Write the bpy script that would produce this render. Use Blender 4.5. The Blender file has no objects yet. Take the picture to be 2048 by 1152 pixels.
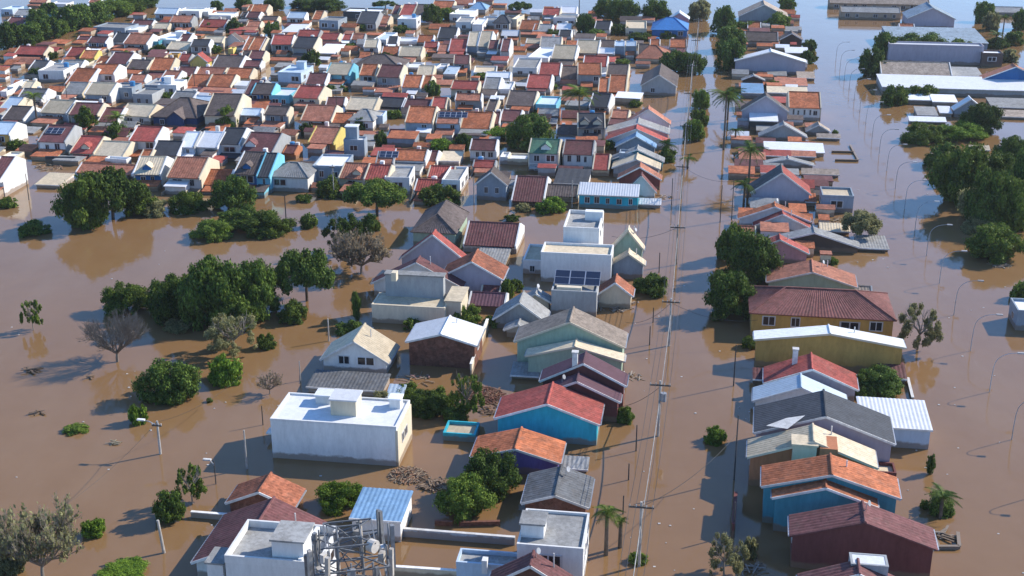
import bpy, math, random
import numpy as np
from mathutils import Vector, Matrix

# ------------------------------------------------------------------ camera, sky, sun, exposure
scene = bpy.context.scene
COL = scene.collection
FPX, HORIZON_Y, CAM_Z = 2600.0, -400.0, 55.0        # focal length in photo pixels, horizon row, drone height
PITCH = math.atan((576 - HORIZON_Y) / FPX)
cam_d = bpy.data.cameras.new('camera')
cam_d.sensor_width = 36.0
cam_d.lens = 36.0 * FPX / 2048.0
cam_d.clip_start, cam_d.clip_end = 1.0, 9000.0
cam = bpy.data.objects.new('camera', cam_d)
COL.objects.link(cam)
cam.location = (0, 0, CAM_Z)
cam.rotation_euler = (math.pi / 2 - PITCH, 0, 0)
scene.camera = cam

SUN_EL, SUN_AZ = math.radians(32), math.radians(25)   # azimuth counted from +X towards +Y
world = bpy.data.worlds.new('World')
scene.world = world
world.use_nodes = True
wn = world.node_tree
sky = wn.nodes.new('ShaderNodeTexSky')
sky.sky_type = 'NISHITA'
sky.sun_disc = False
sky.sun_elevation = SUN_EL
sky.sun_rotation = math.pi / 2 - SUN_AZ
sky.air_density, sky.dust_density, sky.ozone_density = 1.0, 0.0, 8.0
wn.links.new(sky.outputs[0], wn.nodes['Background'].inputs[0])
wn.nodes['Background'].inputs[1].default_value = 0.108
sun_d = bpy.data.lights.new('sun', 'SUN')
sun_d.energy, sun_d.angle, sun_d.color = 2.95, math.radians(0.55), (1.0, 0.92, 0.80)
sun = bpy.data.objects.new('sun', sun_d)
COL.objects.link(sun)
sdir = Vector((math.cos(SUN_AZ) * math.cos(SUN_EL), math.sin(SUN_AZ) * math.cos(SUN_EL), math.sin(SUN_EL)))
sun.rotation_euler = sdir.to_track_quat('Z', 'Y').to_euler()
vs = scene.view_settings
vs.view_transform, vs.look, vs.gamma, vs.exposure = 'Standard', 'None', 1.0, 1.22
vs.use_curve_mapping = False
scene.cycles.max_bounces = 6
scene.cycles.diffuse_bounces = 2
scene.cycles.glossy_bounces = 3
scene.cycles.transparent_max_bounces = 6
scene.cycles.caustics_reflective = scene.cycles.caustics_refractive = False

# ------------------------------------------------------------------ places: a photo pixel to a point of the flooded plain
FWD = Vector((0, math.cos(PITCH), -math.sin(PITCH)))
UPV = Vector((0, math.sin(PITCH), math.cos(PITCH)))
AXIS = math.radians(8.3)                             # the streets run 8.3 degrees right of the view
U = Vector((math.sin(AXIS), math.cos(AXIS), 0))
V = Vector((math.cos(AXIS), -math.sin(AXIS), 0))
CAMP = Vector((0, 0, CAM_Z))

def G(px, py, z=0.0):
    d = FWD + Vector((1, 0, 0)) * ((px - 1024) / FPX) + UPV * ((576 - py) / FPX)
    return CAMP + d * ((z - CAM_Z) / d.z)

def scale_at(p):
    return FPX / (p - CAMP).dot(FWD)

def dep_at(p):
    d = p - CAMP
    return math.atan2(-d.z, math.hypot(d.x, d.y))

def to_px(p):
    d = Vector(p) - CAMP
    f = d.dot(FWD)
    return 1024 + FPX * d.x / f, 576 - FPX * d.dot(UPV) / f

R = random.Random(7)

# ------------------------------------------------------------------ materials
MATS = {}
def new_mat(name):
    m = bpy.data.materials.new(name)
    m.use_nodes = True
    return m, m.node_tree, m.node_tree.nodes['Principled BSDF']

def node(nt, kind, **kw):
    n = nt.nodes.new(kind)
    for k, v in kw.items():
        setattr(n, k, v)
    return n

def noise(nt, coord, sc, detail=4.0, rough=0.6):
    n = node(nt, 'ShaderNodeTexNoise')
    n.inputs['Scale'].default_value = sc
    n.inputs['Detail'].default_value = detail
    n.inputs['Roughness'].default_value = rough
    nt.links.new(coord, n.inputs['Vector'])
    return n.outputs['Fac']

def ramp(nt, fac, a, b, lo, hi):
    n = node(nt, 'ShaderNodeValToRGB')
    n.color_ramp.elements[0].position, n.color_ramp.elements[1].position = lo, hi
    n.color_ramp.elements[0].color, n.color_ramp.elements[1].color = (*a, 1), (*b, 1)
    nt.links.new(fac, n.inputs[0])
    return n.outputs[0]

def mixc(nt, fac, a, b, mode='MIX'):
    n = node(nt, 'ShaderNodeMix', data_type='RGBA', blend_type=mode)
    for s, v in ((n.inputs[0], fac), (n.inputs[6], a), (n.inputs[7], b)):
        if hasattr(v, 'is_linked'):
            nt.links.new(v, s)
        else:
            s.default_value = v if isinstance(v, (int, float)) else (*v, 1)
    return n.outputs[2]

def aged(name, col, rough=0.8, stain=0.5, metal=0.0, streak=False, bump=0.0, spread=0.25):
    """a coat of paint, tile or render with blotches, specks and a slight shift from object to object"""
    m, nt, b = new_mat(name)
    tc = node(nt, 'ShaderNodeTexCoord')
    oi = node(nt, 'ShaderNodeObjectInfo')
    off = node(nt, 'ShaderNodeVectorMath', operation='ADD')
    sc = node(nt, 'ShaderNodeVectorMath', operation='SCALE')
    nt.links.new(oi.outputs['Location'], sc.inputs[0]); sc.inputs['Scale'].default_value = 1.7
    nt.links.new(tc.outputs['Object'], off.inputs[0]); nt.links.new(sc.outputs[0], off.inputs[1])
    v = off.outputs[0]
    if streak:
        mp = node(nt, 'ShaderNodeMapping'); mp.inputs['Scale'].default_value = (1.0, 1.0, 0.25)
        nt.links.new(v, mp.inputs[0]); v2 = mp.outputs[0]
    else:
        v2 = v
    dark = tuple(c * (1 - 0.62 * stain) for c in col)
    lite = tuple(min(0.9, c * (1 + 0.22 * stain) + 0.008 * stain) for c in col)
    c = ramp(nt, noise(nt, v2, 0.55), dark, lite, 0.33, 0.66)
    c2 = ramp(nt, noise(nt, v2, 3.2, 5.0, 0.7), dark, lite, 0.36, 0.62)
    c = mixc(nt, 0.5, c, c2)
    spk = ramp(nt, noise(nt, v, 1.3, 6.0, 0.75), (1, 1, 1), tuple(0.5 + 0.18 * x for x in (1, .95, .85)), 0.56, 0.72)
    c = mixc(nt, min(1.0, stain * 1.2), c, spk, 'MULTIPLY')
    if not streak and stain > .45:
        c = mixc(nt, ramp(nt, noise(nt, v, .9, 8.0, .72), (0, 0, 0), (.42, .42, .42), .50, .72), c, (.13, .105, .085))
        c = mixc(nt, ramp(nt, noise(nt, v, 5.0, 3.0), (0, 0, 0), (.35, .35, .35), .55, .75), c, tuple(min(.8, q * 1.3 + .012) for q in col))
    if not streak:      # every tile or sheet a little different
        vo = node(nt, 'ShaderNodeTexVoronoi'); vo.inputs['Scale'].default_value = 2.6; nt.links.new(v, vo.inputs['Vector'])
        c = mixc(nt, min(.5, stain * .6), c, ramp(nt, vo.outputs['Color'], (.55, .53, .5), (1.3, 1.3, 1.3), .2, .8), 'MULTIPLY')
    if streak:      # mud left by the flood: a ragged band just over the waterline
        sx = node(nt, 'ShaderNodeSeparateXYZ'); gp = node(nt, 'ShaderNodeNewGeometry'); nt.links.new(gp.outputs['Position'], sx.inputs[0])
        ad = node(nt, 'ShaderNodeMath', operation='MULTIPLY_ADD'); nt.links.new(noise(nt, v, .8, 5.0), ad.inputs[0]); ad.inputs[1].default_value = -.9; nt.links.new(sx.outputs[2], ad.inputs[2])
        mud = ramp(nt, ad.outputs[0], (.75, .75, .75), (0, 0, 0), .0, .22)
        c = mixc(nt, mud, c, (.20, .135, .085))
    hv = node(nt, 'ShaderNodeHueSaturation')
    mr = node(nt, 'ShaderNodeMapRange')
    mr.inputs['To Min'].default_value, mr.inputs['To Max'].default_value = 1 - spread, 1 + spread
    nt.links.new(oi.outputs['Random'], mr.inputs['Value'])
    nt.links.new(mr.outputs[0], hv.inputs['Value'])
    nt.links.new(c, hv.inputs['Color'])
    nt.links.new(hv.outputs[0], b.inputs['Base Color'])
    b.inputs['Roughness'].default_value = rough
    b.inputs['Metallic'].default_value = metal
    b.inputs['Specular IOR Level'].default_value = 0.3
    if bump:
        bp = node(nt, 'ShaderNodeBump'); bp.inputs['Strength'].default_value = bump; bp.inputs['Distance'].default_value = 0.06
        nt.links.new(noise(nt, v, 4.0, 5.0), bp.inputs['Height']); nt.links.new(bp.outputs[0], b.inputs['Normal'])
    MATS[name] = m
    return m

ROOFC = dict(orange=(.46, .145, .06), red=(.40, .085, .065), maroon=(.165, .062, .06), salmon=(.42, .165, .10), brown=(.12, .092, .082),
    charcoal=(.055, .06, .07), grey=(.30, .30, .29), darkgrey=(.13, .135, .14), cream=(.60, .50, .35), white=(.74, .75, .76), blue=(.04, .17, .42),
    steelblue=(.16, .28, .42), green=(.07, .17, .11), purple=(.115, .055, .07), tan=(.36, .29, .23), paleblue=(.50, .60, .68), rust=(.36, .12, .06), slate=(.26, .34, .41), rosy=(.25, .095, .08))
WALLC = dict(white=(.74, .73, .70), cream=(.66, .57, .42), grey=(.36, .37, .37), bluegrey=(.27, .32, .37), paleblue=(.46, .56, .66), blue=(.035, .15, .36),
    navy=(.03, .06, .14), turquoise=(.03, .42, .52), teal=(.06, .27, .34), cyan=(.18, .50, .62), purple=(.11, .09, .30), ochre=(.50, .30, .08),
    yellow=(.70, .55, .16), green=(.36, .46, .34), pink=(.62, .30, .32), brick=(.20, .085, .055), maroon=(.17, .055, .05), tan=(.42, .33, .24),
    wood=(.09, .065, .05), orange=(.48, .19, .09), charcoal=(.06, .065, .07), mauve=(.40, .37, .42), brown=(.14, .10, .085))
STAIN = dict(rosy=.6, orange=.85, rust=1.0, salmon=.7, white=.18, paleblue=.22, blue=.3, steelblue=.35, cream=.35, grey=.5, charcoal=.4, purple=.3)
def roof_mat(c):
    k = 'roof_' + c
    return MATS.get(k) or aged(k, ROOFC[c], .55 if c in ('steelblue', 'white', 'paleblue', 'blue') else .85, STAIN.get(c, .65), 0.0, False, .25, .22)
def wall_mat(c):
    k = 'wall_' + c
    if k in MATS: return MATS[k]
    if c == 'brick':
        m = aged(k, WALLC[c], .9, .8, 0, False, .5, .1)
        nt = m.node_tree; b = nt.nodes['Principled BSDF']
        src = b.inputs['Base Color'].links[0].from_socket
        tc = node(nt, 'ShaderNodeTexCoord'); mp = node(nt, 'ShaderNodeMapping'); mp.inputs['Rotation'].default_value = (math.pi / 2, 0, 0)
        nt.links.new(tc.outputs['Object'], mp.inputs[0])
        br = node(nt, 'ShaderNodeTexBrick'); br.inputs['Scale'].default_value = 2.2
        br.inputs['Color1'].default_value = (1, 1, 1, 1); br.inputs['Color2'].default_value = (.7, .65, .6, 1); br.inputs['Mortar'].default_value = (1.3, 1.4, 1.5, 1)
        nt.links.new(mp.outputs[0], br.inputs['Vector'])
        nt.links.new(mixc(nt, .55, src, br.outputs[0], 'MULTIPLY'), b.inputs['Base Color'])
        return m
    return aged(k, WALLC[c], .85, .26 if c in ('white', 'cream', 'paleblue', 'mauve') else .38, 0, True, .15, .10)

def plain(name, col, rough=.6, metal=0.0, spec=.4):
    if name in MATS: return MATS[name]
    m, nt, b = new_mat(name)
    b.inputs['Base Color'].default_value = (*col, 1)
    b.inputs['Roughness'].default_value = rough
    b.inputs['Metallic'].default_value = metal
    b.inputs['Specular IOR Level'].default_value = spec
    MATS[name] = m
    return m
GLASS = plain('window_glass', (.015, .02, .028), .08, 0, .5)
FRAME = aged('window_frame', (.55, .55, .55), .6, .2)
TRIM = aged('white_trim', (.72, .70, .66), .8, .35)
CONC = aged('concrete', (.38, .37, .35), .9, .5, 0, False, .4)
DKPOLE = aged('dark_pole', (.07, .065, .06), .9, .4)
PALEPOLE = aged('pale_pole', (.45, .42, .38), .9, .5)
STEEL = aged('galvanised_steel', (.42, .43, .45), .5, .3, .3)
PANEL = plain('solar_cell', (.02, .03, .06), .15, 0, .5)
TANKBLUE = plain('tank_blue', (.05, .22, .45), .5)
WIRE = plain('wire_black', (.03, .03, .03), .7)
ALGRID = plain('aluminium', (.6, .6, .62), .4, .6)

# ------------------------------------------------------------------ mesh helpers
class MB:
    def __init__(self): self.v, self.f = [], []
    def add(self, vs, fs):
        o = len(self.v); self.v += [tuple(p) for p in vs]; self.f += [tuple(i + o for i in q) for q in fs]
    def box(self, x0, x1, y0, y1, z0, z1):
        self.add([(x0, y0, z0), (x1, y0, z0), (x1, y1, z0), (x0, y1, z0), (x0, y0, z1), (x1, y0, z1), (x1, y1, z1), (x0, y1, z1)],
                 [(0, 3, 2, 1), (4, 5, 6, 7), (0, 1, 5, 4), (1, 2, 6, 5), (2, 3, 7, 6), (3, 0, 4, 7)])
    def prism(self, poly, a, b, axis):
        """polygon in the plane across axis ('x': poly is (y,z); 'y': poly is (x,z)), extruded from a to b"""
        n = len(poly)
        mk = (lambda p, t: (t, p[0], p[1])) if axis == 'x' else (lambda p, t: (p[0], t, p[1]))
        vs = [mk(p, a) for p in poly] + [mk(p, b) for p in poly]
        fs = [tuple(range(n))[::-1], tuple(range(n, 2 * n))] + [(i, (i + 1) % n, n + (i + 1) % n, n + i) for i in range(n)]
        self.add(vs, fs)
    def slope(self, e0, e1, r0, r1, th=.12, pitch=0.0, amp=.035):
        """a roof slab from eave e0-e1 up to ridge r0-r1; pitch is the rib spacing in metres (0: smooth)"""
        e0, e1, r0, r1 = map(Vector, (e0, e1, r0, r1))
        nrm = (e1 - e0).cross(r0 - e0)
        if nrm.length < 1e-6: nrm = (e1 - e0).cross(r1 - e0)
        nrm.normalize()
        if nrm.z < 0: nrm = -nrm
        w = (e1 - e0).length
        n = max(1, min(90, int(w / pitch))) * 2 if pitch else 1
        vs = []
        for i in range(n + 1):
            t = i / n
            h = nrm * (amp if (pitch and i % 2) else 0)
            e, r = e0.lerp(e1, t), r0.lerp(r1, t)
            vs += [e + h, r + h, e - nrm * th, r - nrm * th]
        fs = []
        for i in range(n):
            a, b = 4 * i, 4 * i + 4
            fs += [(a, b, b + 1, a + 1), (a + 2, a + 3, b + 3, b + 2), (a, a + 2, b + 2, b), (a + 1, b + 1, b + 3, a + 3)]
        fs += [(0, 1, 3, 2), (4 * n, 4 * n + 2, 4 * n + 3, 4 * n + 1)]
        self.add(vs, fs)
    def bar(self, a, b, w=.12, h=None, sides=4):
        a, b = Vector(a), Vector(b)
        d = (b - a).normalized()
        s = d.cross(Vector((0, 0, 1)))
        if s.length < 1e-4: s = Vector((1, 0, 0))
        s.normalize(); t = s.cross(d)
        h = h or w
        vs = [p + s * (w / 2 * cx) + t * (h / 2 * cz) for p in (a, b) for cx, cz in ((-1, -1), (1, -1), (1, 1), (-1, 1))]
        self.add(vs, [(0, 1, 2, 3), (7, 6, 5, 4), (0, 4, 5, 1), (1, 5, 6, 2), (2, 6, 7, 3), (3, 7, 4, 0)])
    def tube(self, pts, rads, n=6):
        pts = [Vector(p) for p in pts]
        o = len(self.v)
        for i, p in enumerate(pts):
            d = (pts[min(i + 1, len(pts) - 1)] - pts[max(i - 1, 0)]).normalized()
            s = d.cross(Vector((0.3, 1, 0.1)))
            if s.length < 1e-3: s = d.cross(Vector((1, 0, 0)))
            s.normalize(); t = s.cross(d)
            for k in range(n):
                a = 2 * math.pi * k / n
                self.v.append(tuple(p + (s * math.cos(a) + t * math.sin(a)) * rads[i]))
        for i in range(len(pts) - 1):
            for k in range(n):
                a, b = o + i * n + k, o + i * n + (k + 1) % n
                self.f.append((a, b, b + n, a + n))
        self.f.append(tuple(o + k for k in range(n))[::-1])
        self.f.append(tuple(o + (len(pts) - 1) * n + k for k in range(n)))
    def mesh(self, name):
        me = bpy.data.meshes.new(name); me.from_pydata(self.v, [], self.f); me.update()
        return me
    def build(self, name, mat, parent=None, smooth=False):
        me = self.mesh(name); me.materials.append(mat)
        if smooth: me.shade_smooth()
        return link(name, me, parent)

def link(name, data, parent=None):
    o = bpy.data.objects.new(name, data); COL.objects.link(o)
    if parent: o.parent = parent
    return o

def empty(name, loc, rz=0.0):
    o = bpy.data.objects.new(name, None); COL.objects.link(o)
    o.empty_display_size = .5
    o.location = loc; o.rotation_euler = (0, 0, rz)
    return o

REG = []     # every thing, with where it shows and how it looks, for the labels
def register(o, cx, cy, base, short, cat, group=None, label=None, z=0):
    o['category'] = cat
    if group: o['group'] = group
    REG.append(dict(o=o, x=cx, y=cy, base=base, short=short, label=label))
    return o
def tag(o, label, cat, group=None):
    o['category'] = cat; o['label'] = label
    if group: o['group'] = group
    return o

# ------------------------------------------------------------------ the water
def water():
    m, nt, b = new_mat('muddy_flood_water')
    ge = node(nt, 'ShaderNodeNewGeometry')
    P = ge.outputs['Position']
    c = ramp(nt, noise(nt, P, .035, 5.0), (.205, .116, .050), (.228, .131, .059), .35, .65)
    c = mixc(nt, .3, c, ramp(nt, noise(nt, P, .25, 6.0, .7), (.195, .110, .046), (.24, .140, .066), .35, .65))
    mw = node(nt, 'ShaderNodeMapping'); mw.inputs['Scale'].default_value = (.10, .022, 1); mw.inputs['Rotation'].default_value = (0, 0, .35); nt.links.new(P, mw.inputs[0])
    c = mixc(nt, ramp(nt, noise(nt, mw.outputs[0], 1.0, 7.0, .62), (0, 0, 0), (.45, .45, .45), .50, .72), c, (.26, .168, .092))
    mf = node(nt, 'ShaderNodeMapping'); mf.inputs['Scale'].default_value = (.5, .12, 1); mf.inputs['Rotation'].default_value = (0, 0, .3); nt.links.new(P, mf.inputs[0])
    c = mixc(nt, ramp(nt, noise(nt, mf.outputs[0], 1.0, 9.0, .7), (0, 0, 0), (.30, .30, .30), .62, .78), c, (.31, .225, .14))
    nt.links.new(c, b.inputs['Base Color'])
    b.inputs['Roughness'].default_value = .045
    b.inputs['IOR'].default_value = 1.34
    mp = node(nt, 'ShaderNodeMapping'); mp.inputs['Scale'].default_value = (1, .7, 1); nt.links.new(P, mp.inputs[0])
    b1 = node(nt, 'ShaderNodeBump'); b1.inputs['Strength'].default_value = .10; b1.inputs['Distance'].default_value = .12
    nt.links.new(noise(nt, mp.outputs[0], 1.1, 3.0), b1.inputs['Height'])
    b2 = node(nt, 'ShaderNodeBump'); b2.inputs['Strength'].default_value = .06; b2.inputs['Distance'].default_value = .6
    nt.links.new(noise(nt, mp.outputs[0], .16, 3.0), b2.inputs['Height']); nt.links.new(b1.outputs[0], b2.inputs['Normal'])
    nt.links.new(b2.outputs[0], b.inputs['Normal'])
    mb = MB(); mb.add([(-4000, -800, 0), (4000, -800, 0), (4000, 8000, 0), (-4000, 8000, 0)], [(0, 1, 2, 3)])
    o = mb.build('water', m); o['kind'] = 'structure'; o['label'] = 'brown flood water covering streets and gardens'
water()
# ------------------------------------------------------------------ windows shared by all houses
def _window_meshes():
    f = MB(); t = .09
    f.box(-.5, -.5 + t, -.05, 0, 0, 1); f.box(.5 - t, .5, -.05, 0, 0, 1); f.box(-.5 + t, .5 - t, -.05, 0, 1 - t, 1); f.box(-.5 + t, .5 - t, -.05, 0, 0, t)
    f.box(-.03, .03, -.045, 0, t, 1 - t)
    fm = f.mesh('window'); fm.materials.append(FRAME)
    p = MB(); p.box(-.5 + t, .5 - t, -.03, -.004, t, 1 - t)
    pm = p.mesh('pane'); pm.materials.append(GLASS)
    d = MB(); d.box(-.5, .5, -.05, 0, 0, 1); dm = d.mesh('door')
    return fm, pm
WIN, PANE = _window_meshes()

def window(par, x, y, z, w, h, face='f'):
    o = link('window', WIN, par); o.location = (x, y, z); o.scale = (w, 1, h)
    o.rotation_euler = (0, 0, dict(f=0, r=math.pi / 2, l=-math.pi / 2)[face])
    link('pane', PANE, o)
    return o

def windows(par, n, x0, x1, y, ztop, zlo=None, h=1.0, face='f'):
    zlo = ztop - h if zlo is None else zlo
    for i in range(n):
        t = (i + .5) / n
        if R.random() < .12: continue
        w = min(2.2, (x1 - x0) / n * R.choice((.35, .5, .5, .8)))
        p = x0 + (x1 - x0) * t + R.uniform(-.15, .15)
        if face == 'f': window(par, p, y, zlo, w, h * R.uniform(.85, 1.1))
        else: window(par, y, p, zlo, w, h * R.uniform(.85, 1.1), face)

def tank(par, x, y, z, r=.55, h=.9, mat=None):
    mb = MB(); mb.tube([(x, y, z), (x, y, z + h * .85), (x, y, z + h), (x, y, z + h + .12)], [r * .9, r, r, r * .3], 12)
    return mb.build('water_tank', mat or TANKBLUE, par)

def block(par, name, x0, x1, y0, y1, z0, z1, wall, top=None):
    mb = MB(); mb.box(x0, x1, y0, y1, z0, z1)
    o = mb.build(name, wall_mat(wall), par)
    if top:
        t = MB(); t.box(x0 - .12, x1 + .12, y0 - .12, y1 + .12, z1, z1 + .14); t.build('roof_slab', roof_mat(top), o)
    return o

def dormer(par, x, y, z, w, col, rc, run=1.6):
    """small gable standing on the slope that faces local -y"""
    h = w * .38
    mb = MB(); mb.prism([(x - w / 2, z - .4), (x + w / 2, z - .4), (x + w / 2, z + .1), (x, z + .1 + h), (x - w / 2, z + .1)], y, y + run, 'y')
    o = mb.build('dormer', wall_mat(col), par)
    r = MB()
    for s in (-1, 1):
        r.slope((x + s * (w / 2 + .2), y - .15, z + .02), (x + s * (w / 2 + .2), y + run, z + .02), (x, y - .15, z + .18 + h), (x, y + run, z + .18 + h), .1)
    r.build('dormer_roof', roof_mat(rc), o)
    return o

def solar(par, x0, n, y0, z0, t, w=1.0, l=1.6):
    """n panels side by side on a slope rising with slope t along +y from (y0, z0)"""
    a = math.atan(t)
    for i in range(n):
        mb = MB(); mb.box(-w / 2 + .03, w / 2 - .03, 0, l, 0, .05)
        o = mb.build('solar_panel', PANEL, par)
        o.location = (x0 + i * w, y0, z0); o.rotation_euler = (a, 0, 0)
        g = MB()
        for k in (-.5 * w + .03, .5 * w - .03): g.box(k - .025, k + .025, 0, l, .0, .062)
        for k in (0, l * .5, l): g.box(-w / 2 + .06, w / 2 - .06, k - .02, k + .02, .05, .06)
        g.build('panel_frame', ALGRID, o)

FOOT = []
def house(kind, xl, xr, ye, yr, z, rc, wc, name=None, label=None, **k):
    """A: ridge across the view, B: gable to the camera, F: flat roof, S: one slope, H: hip across, K: hip end to the camera"""
    xm = (xl + xr) / 2
    if k.get('town'):
        z = z if z < 1.3 else 1.3 + (z - 1.3) * .78
        if 'rot' not in k and kind in 'AF': k['rot'] = R.gauss(0, 3.0)
    rot = math.radians(k.get('rot', 0))
    rz = -AXIS + rot
    P = G(xm, ye, z); s = scale_at(P); th = dep_at(P)
    w = (xr - xl) / s / math.cos(AXIS - rot)
    t = k.get('t', .40)
    rib = .36 if s > 13 else 0
    if k.get('rib'): rib = k['rib']
    uu = Matrix.Rotation(rz, 3, 'Z') @ Vector((0, 1, 0))
    if kind in 'AHS':
        rise0 = k.get('rise', .5)
        if kind == 'S': d = max(1.2, ((ye - yr) / s - rise0 * math.cos(th)) / math.sin(th)); D = d; rise = rise0
        else: d = max(1.2, (ye - yr) / (s * (math.sin(th) + t * math.cos(th)))); D = 2 * d; rise = d * t
    elif kind in 'BK':
        rise = max(.3, (ye - yr) / (s * math.cos(th)))
        if kind == 'K':
            rise = k.get('rise', 1.6)
        Q = G(xm, k['yb'], z + rise)
        D = max(2.0, (Q - P).dot(U) if kind == 'B' else (Q - P).dot(U) + w * .35)
        if k.get('D'): D = k['D']
    else:
        D = max(1.5, (G(xm, yr, z) - P).dot(U)); rise = 0
    if k.get('D'): D = k['D']
    c = P + uu * (D / 2)
    big = w * s
    nm = name or k.get('cat') or ('house' if kind != 'S' else 'shed')
    e = empty(nm, (c.x, c.y, 0), rz)
    hx, hy, zb = w / 2, D / 2, -1.2
    rm, wm = roof_mat(rc), wall_mat(wc)
    ov, os_ = k.get('ov', .3), .12
    rc2 = k.get('rc2')
    if kind == 'A':
        zr = z + rise
        slopef = rise / hy
        if 'ov' not in k: ov = R.uniform(.3, .95)
        yw = hy - ov; zw = z - .1 + ov * slopef
        hb = hy * k.get('bk', R.uniform(.45, .95)); zk = zr - hb * slopef; yk = hb - .25; zkw = zk - .1 + .25 * slopef
        mb = MB(); mb.prism([(-yw, zb), (yk, zb), (yk, zkw), (0, zr - .12), (-yw, zw)], -hx + .2, hx - .2, 'x'); mb.build('wall', wm, e)
        rb = MB()
        rb.slope((-hx + .2, -hy, z), (hx - .2, -hy, z), (-hx + .2, 0, zr), (hx - .2, 0, zr), .12, rib)
        rb.slope((hx - .2, hb, zk), (-hx + .2, hb, zk), (hx - .2, 0, zr), (-hx + .2, 0, zr), .12, 0)
        rf = rb.build('roof', rm, e)
        cap = MB(); cap.tube([(-hx + .2, 0, zr + .02), (hx - .2, 0, zr + .02)], [.11, .11], 6); cap.build('ridge_cap', rm, rf)
        gc = k.get('g', R.choice(('white', 'white', 'white', 'white', 'cream', 'grey')) if wc in ('white', 'grey', 'bluegrey', 'paleblue', 'blue', 'navy', 'pink', 'teal', 'maroon', 'brown') else wc)
        up = k.get('up', .12)
        for sg in (-1, 1):
            gb = MB(); gb.prism([(-yw - .02, zb), (yk + .02, zb), (yk + .1, zkw + up), (0, zr + up), (-hy + .05, z + up), (-hy + .05, z - .25), (-yw - .02, z - .3)], sg * hx, sg * (hx - .19), 'x')
            gb.build('gable_wall', wall_mat(gc), e)
        n = k.get('wf', (1 if big > 28 else 0) * max(1, round(w / 2.8)) if z >= 1.5 else 0)
        if n: windows(e, n, -hx + .5, hx - .5, -yw, min(z - .35, z - .3), h=min(1.1, z - .5))
        if z >= 3.0 and n: windows(e, n, -hx + .5, hx - .5, -yw, .95, h=.9)
        if k.get('wr') or (z > 2.4 and big > 45 and R.random() < .4): windows(e, k.get('wr', 1), -hy * .5, hy * .5, hx if xm < 1430 else -hx, z - .2, h=.9, face='r' if xm < 1430 else 'l')
        for fx in k.get('dm', []): dormer(e, fx * hx, -hy * .75, z + rise * .25 + .35, min(2.4, w * .3), k.get('dc', wc), rc)
        if k.get('sp'): solar(e, -hx + w * k['sp'][0], k['sp'][1], -hy * .55, z + rise * .45 + .1, slopef)
        if k.get('bal') or (z > 2.5 and big > 60 and R.random() < .35):
            bb = MB(); bb.box(-hx + .3, hx - .3, -yw - 1.1, -yw - .01, z - 2.45, z - 2.3)
            bo = bb.build('balcony', TRIM, e)
            rl = MB(); rl.box(-hx + .3, hx - .3, -yw - 1.1, -yw - 1.05, z - 1.5, z - 1.43); rl.build('railing', TRIM, bo)
            nb = max(4, int(w / .5)); pb = MB()
            for i in range(nb): xx = -hx + .35 + (w - .7) * i / (nb - 1); pb.box(xx - .02, xx + .02, -yw - 1.09, -yw - 1.06, z - 2.3, z - 1.5)
            o2 = pb.build('baluster', TRIM, bo); o2['kind'] = 'stuff'
        if k.get('tank') or (k.get('town') and R.random() < .12): tank(e, hx * R.uniform(-.6, .6), hb * .35, zr - hb * .35 * slopef - .1, .45, .7, R.choice((TANKBLUE, TRIM)))
        if k.get('town') and R.random() < .9:      # a low garage or porch roof in front of the house
            aw = R.uniform(.45, .98) * w; ax = R.uniform(-1, 1) * (hx - aw / 2); ad = R.uniform(2.0, 4.6); az = min(z - .35, R.uniform(.35, 1.4))
            if az > .3:
                mb = MB(); mb.box(ax - aw / 2 + .1, ax + aw / 2 - .1, -yw - ad + .3, -yw - .02, zb, az - .08); an = mb.build('annex', wall_mat(R.choice(('white', 'cream', wc, 'grey', 'tan'))), e)
                mb = MB(); mb.slope((ax - aw / 2, -yw - ad, az), (ax + aw / 2, -yw - ad, az), (ax - aw / 2, -yw - .03, az + .3), (ax + aw / 2, -yw - .03, az + .3), .09)
                mb.build('annex_roof', roof_mat(R.choice((rc, 'salmon', 'brown', 'orange', 'grey', 'orange', 'orange', 'maroon', 'salmon', 'white'))), an)
        if k.get('town') and R.random() < .55:      # yard walls still above the flood
            yd = yw + R.uniform(2.5, 4.5); hh = R.uniform(.15, .6); mb = MB()
            mb.box(-hx, -hx + .15, -yd, -yw - .03, zb, hh); mb.build('yard_wall', wall_mat(R.choice(('white', 'cream', 'tan', 'grey'))), e)
        if k.get('town') and R.random() < .35:
            bx_ = R.uniform(-.7, .7) * hx; by_ = hb * R.uniform(.2, .6); mb = MB(); mb.box(bx_ - .3, bx_ + .3, by_ - .3, by_ + .3, z - .2, zr + R.uniform(.2, .6)); ch = mb.build('chimney', TRIM, e)
    elif kind == 'B':
        zr = z + rise; xa = (k.get('xa', xm) - xm) / s
        yw = -hy + ov
        mb = MB()
        mb.prism([(-hx + ov, zb), (hx - ov, zb), (hx - ov, z - .1 + ov * rise / (hx - xa)), (xa, zr - .13), (-hx + ov, z - .1 + ov * rise / (hx + xa))], yw, hy - .1, 'y'); mb.build('wall', wm, e)
        rb = MB()
        rb.slope((-hx, hy, z), (-hx, -hy, z), (xa, hy, zr), (xa, -hy, zr), .12, rib); r1 = rb.build('roof', rm, e)
        rb = MB()
        rb.slope((hx, -hy, z), (hx, hy, z), (xa, -hy, zr), (xa, hy, zr), .12, rib); r2 = rb.build('roof', roof_mat(rc2) if rc2 else rm, e)
        cap = MB(); cap.tube([(xa, -hy, zr + .02), (xa, hy, zr + .02)], [.12, .12], 6); cap.build('ridge_cap', TRIM if k.get('cap') else rm, r1)
        vc = k.get('verge', 'white')
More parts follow.
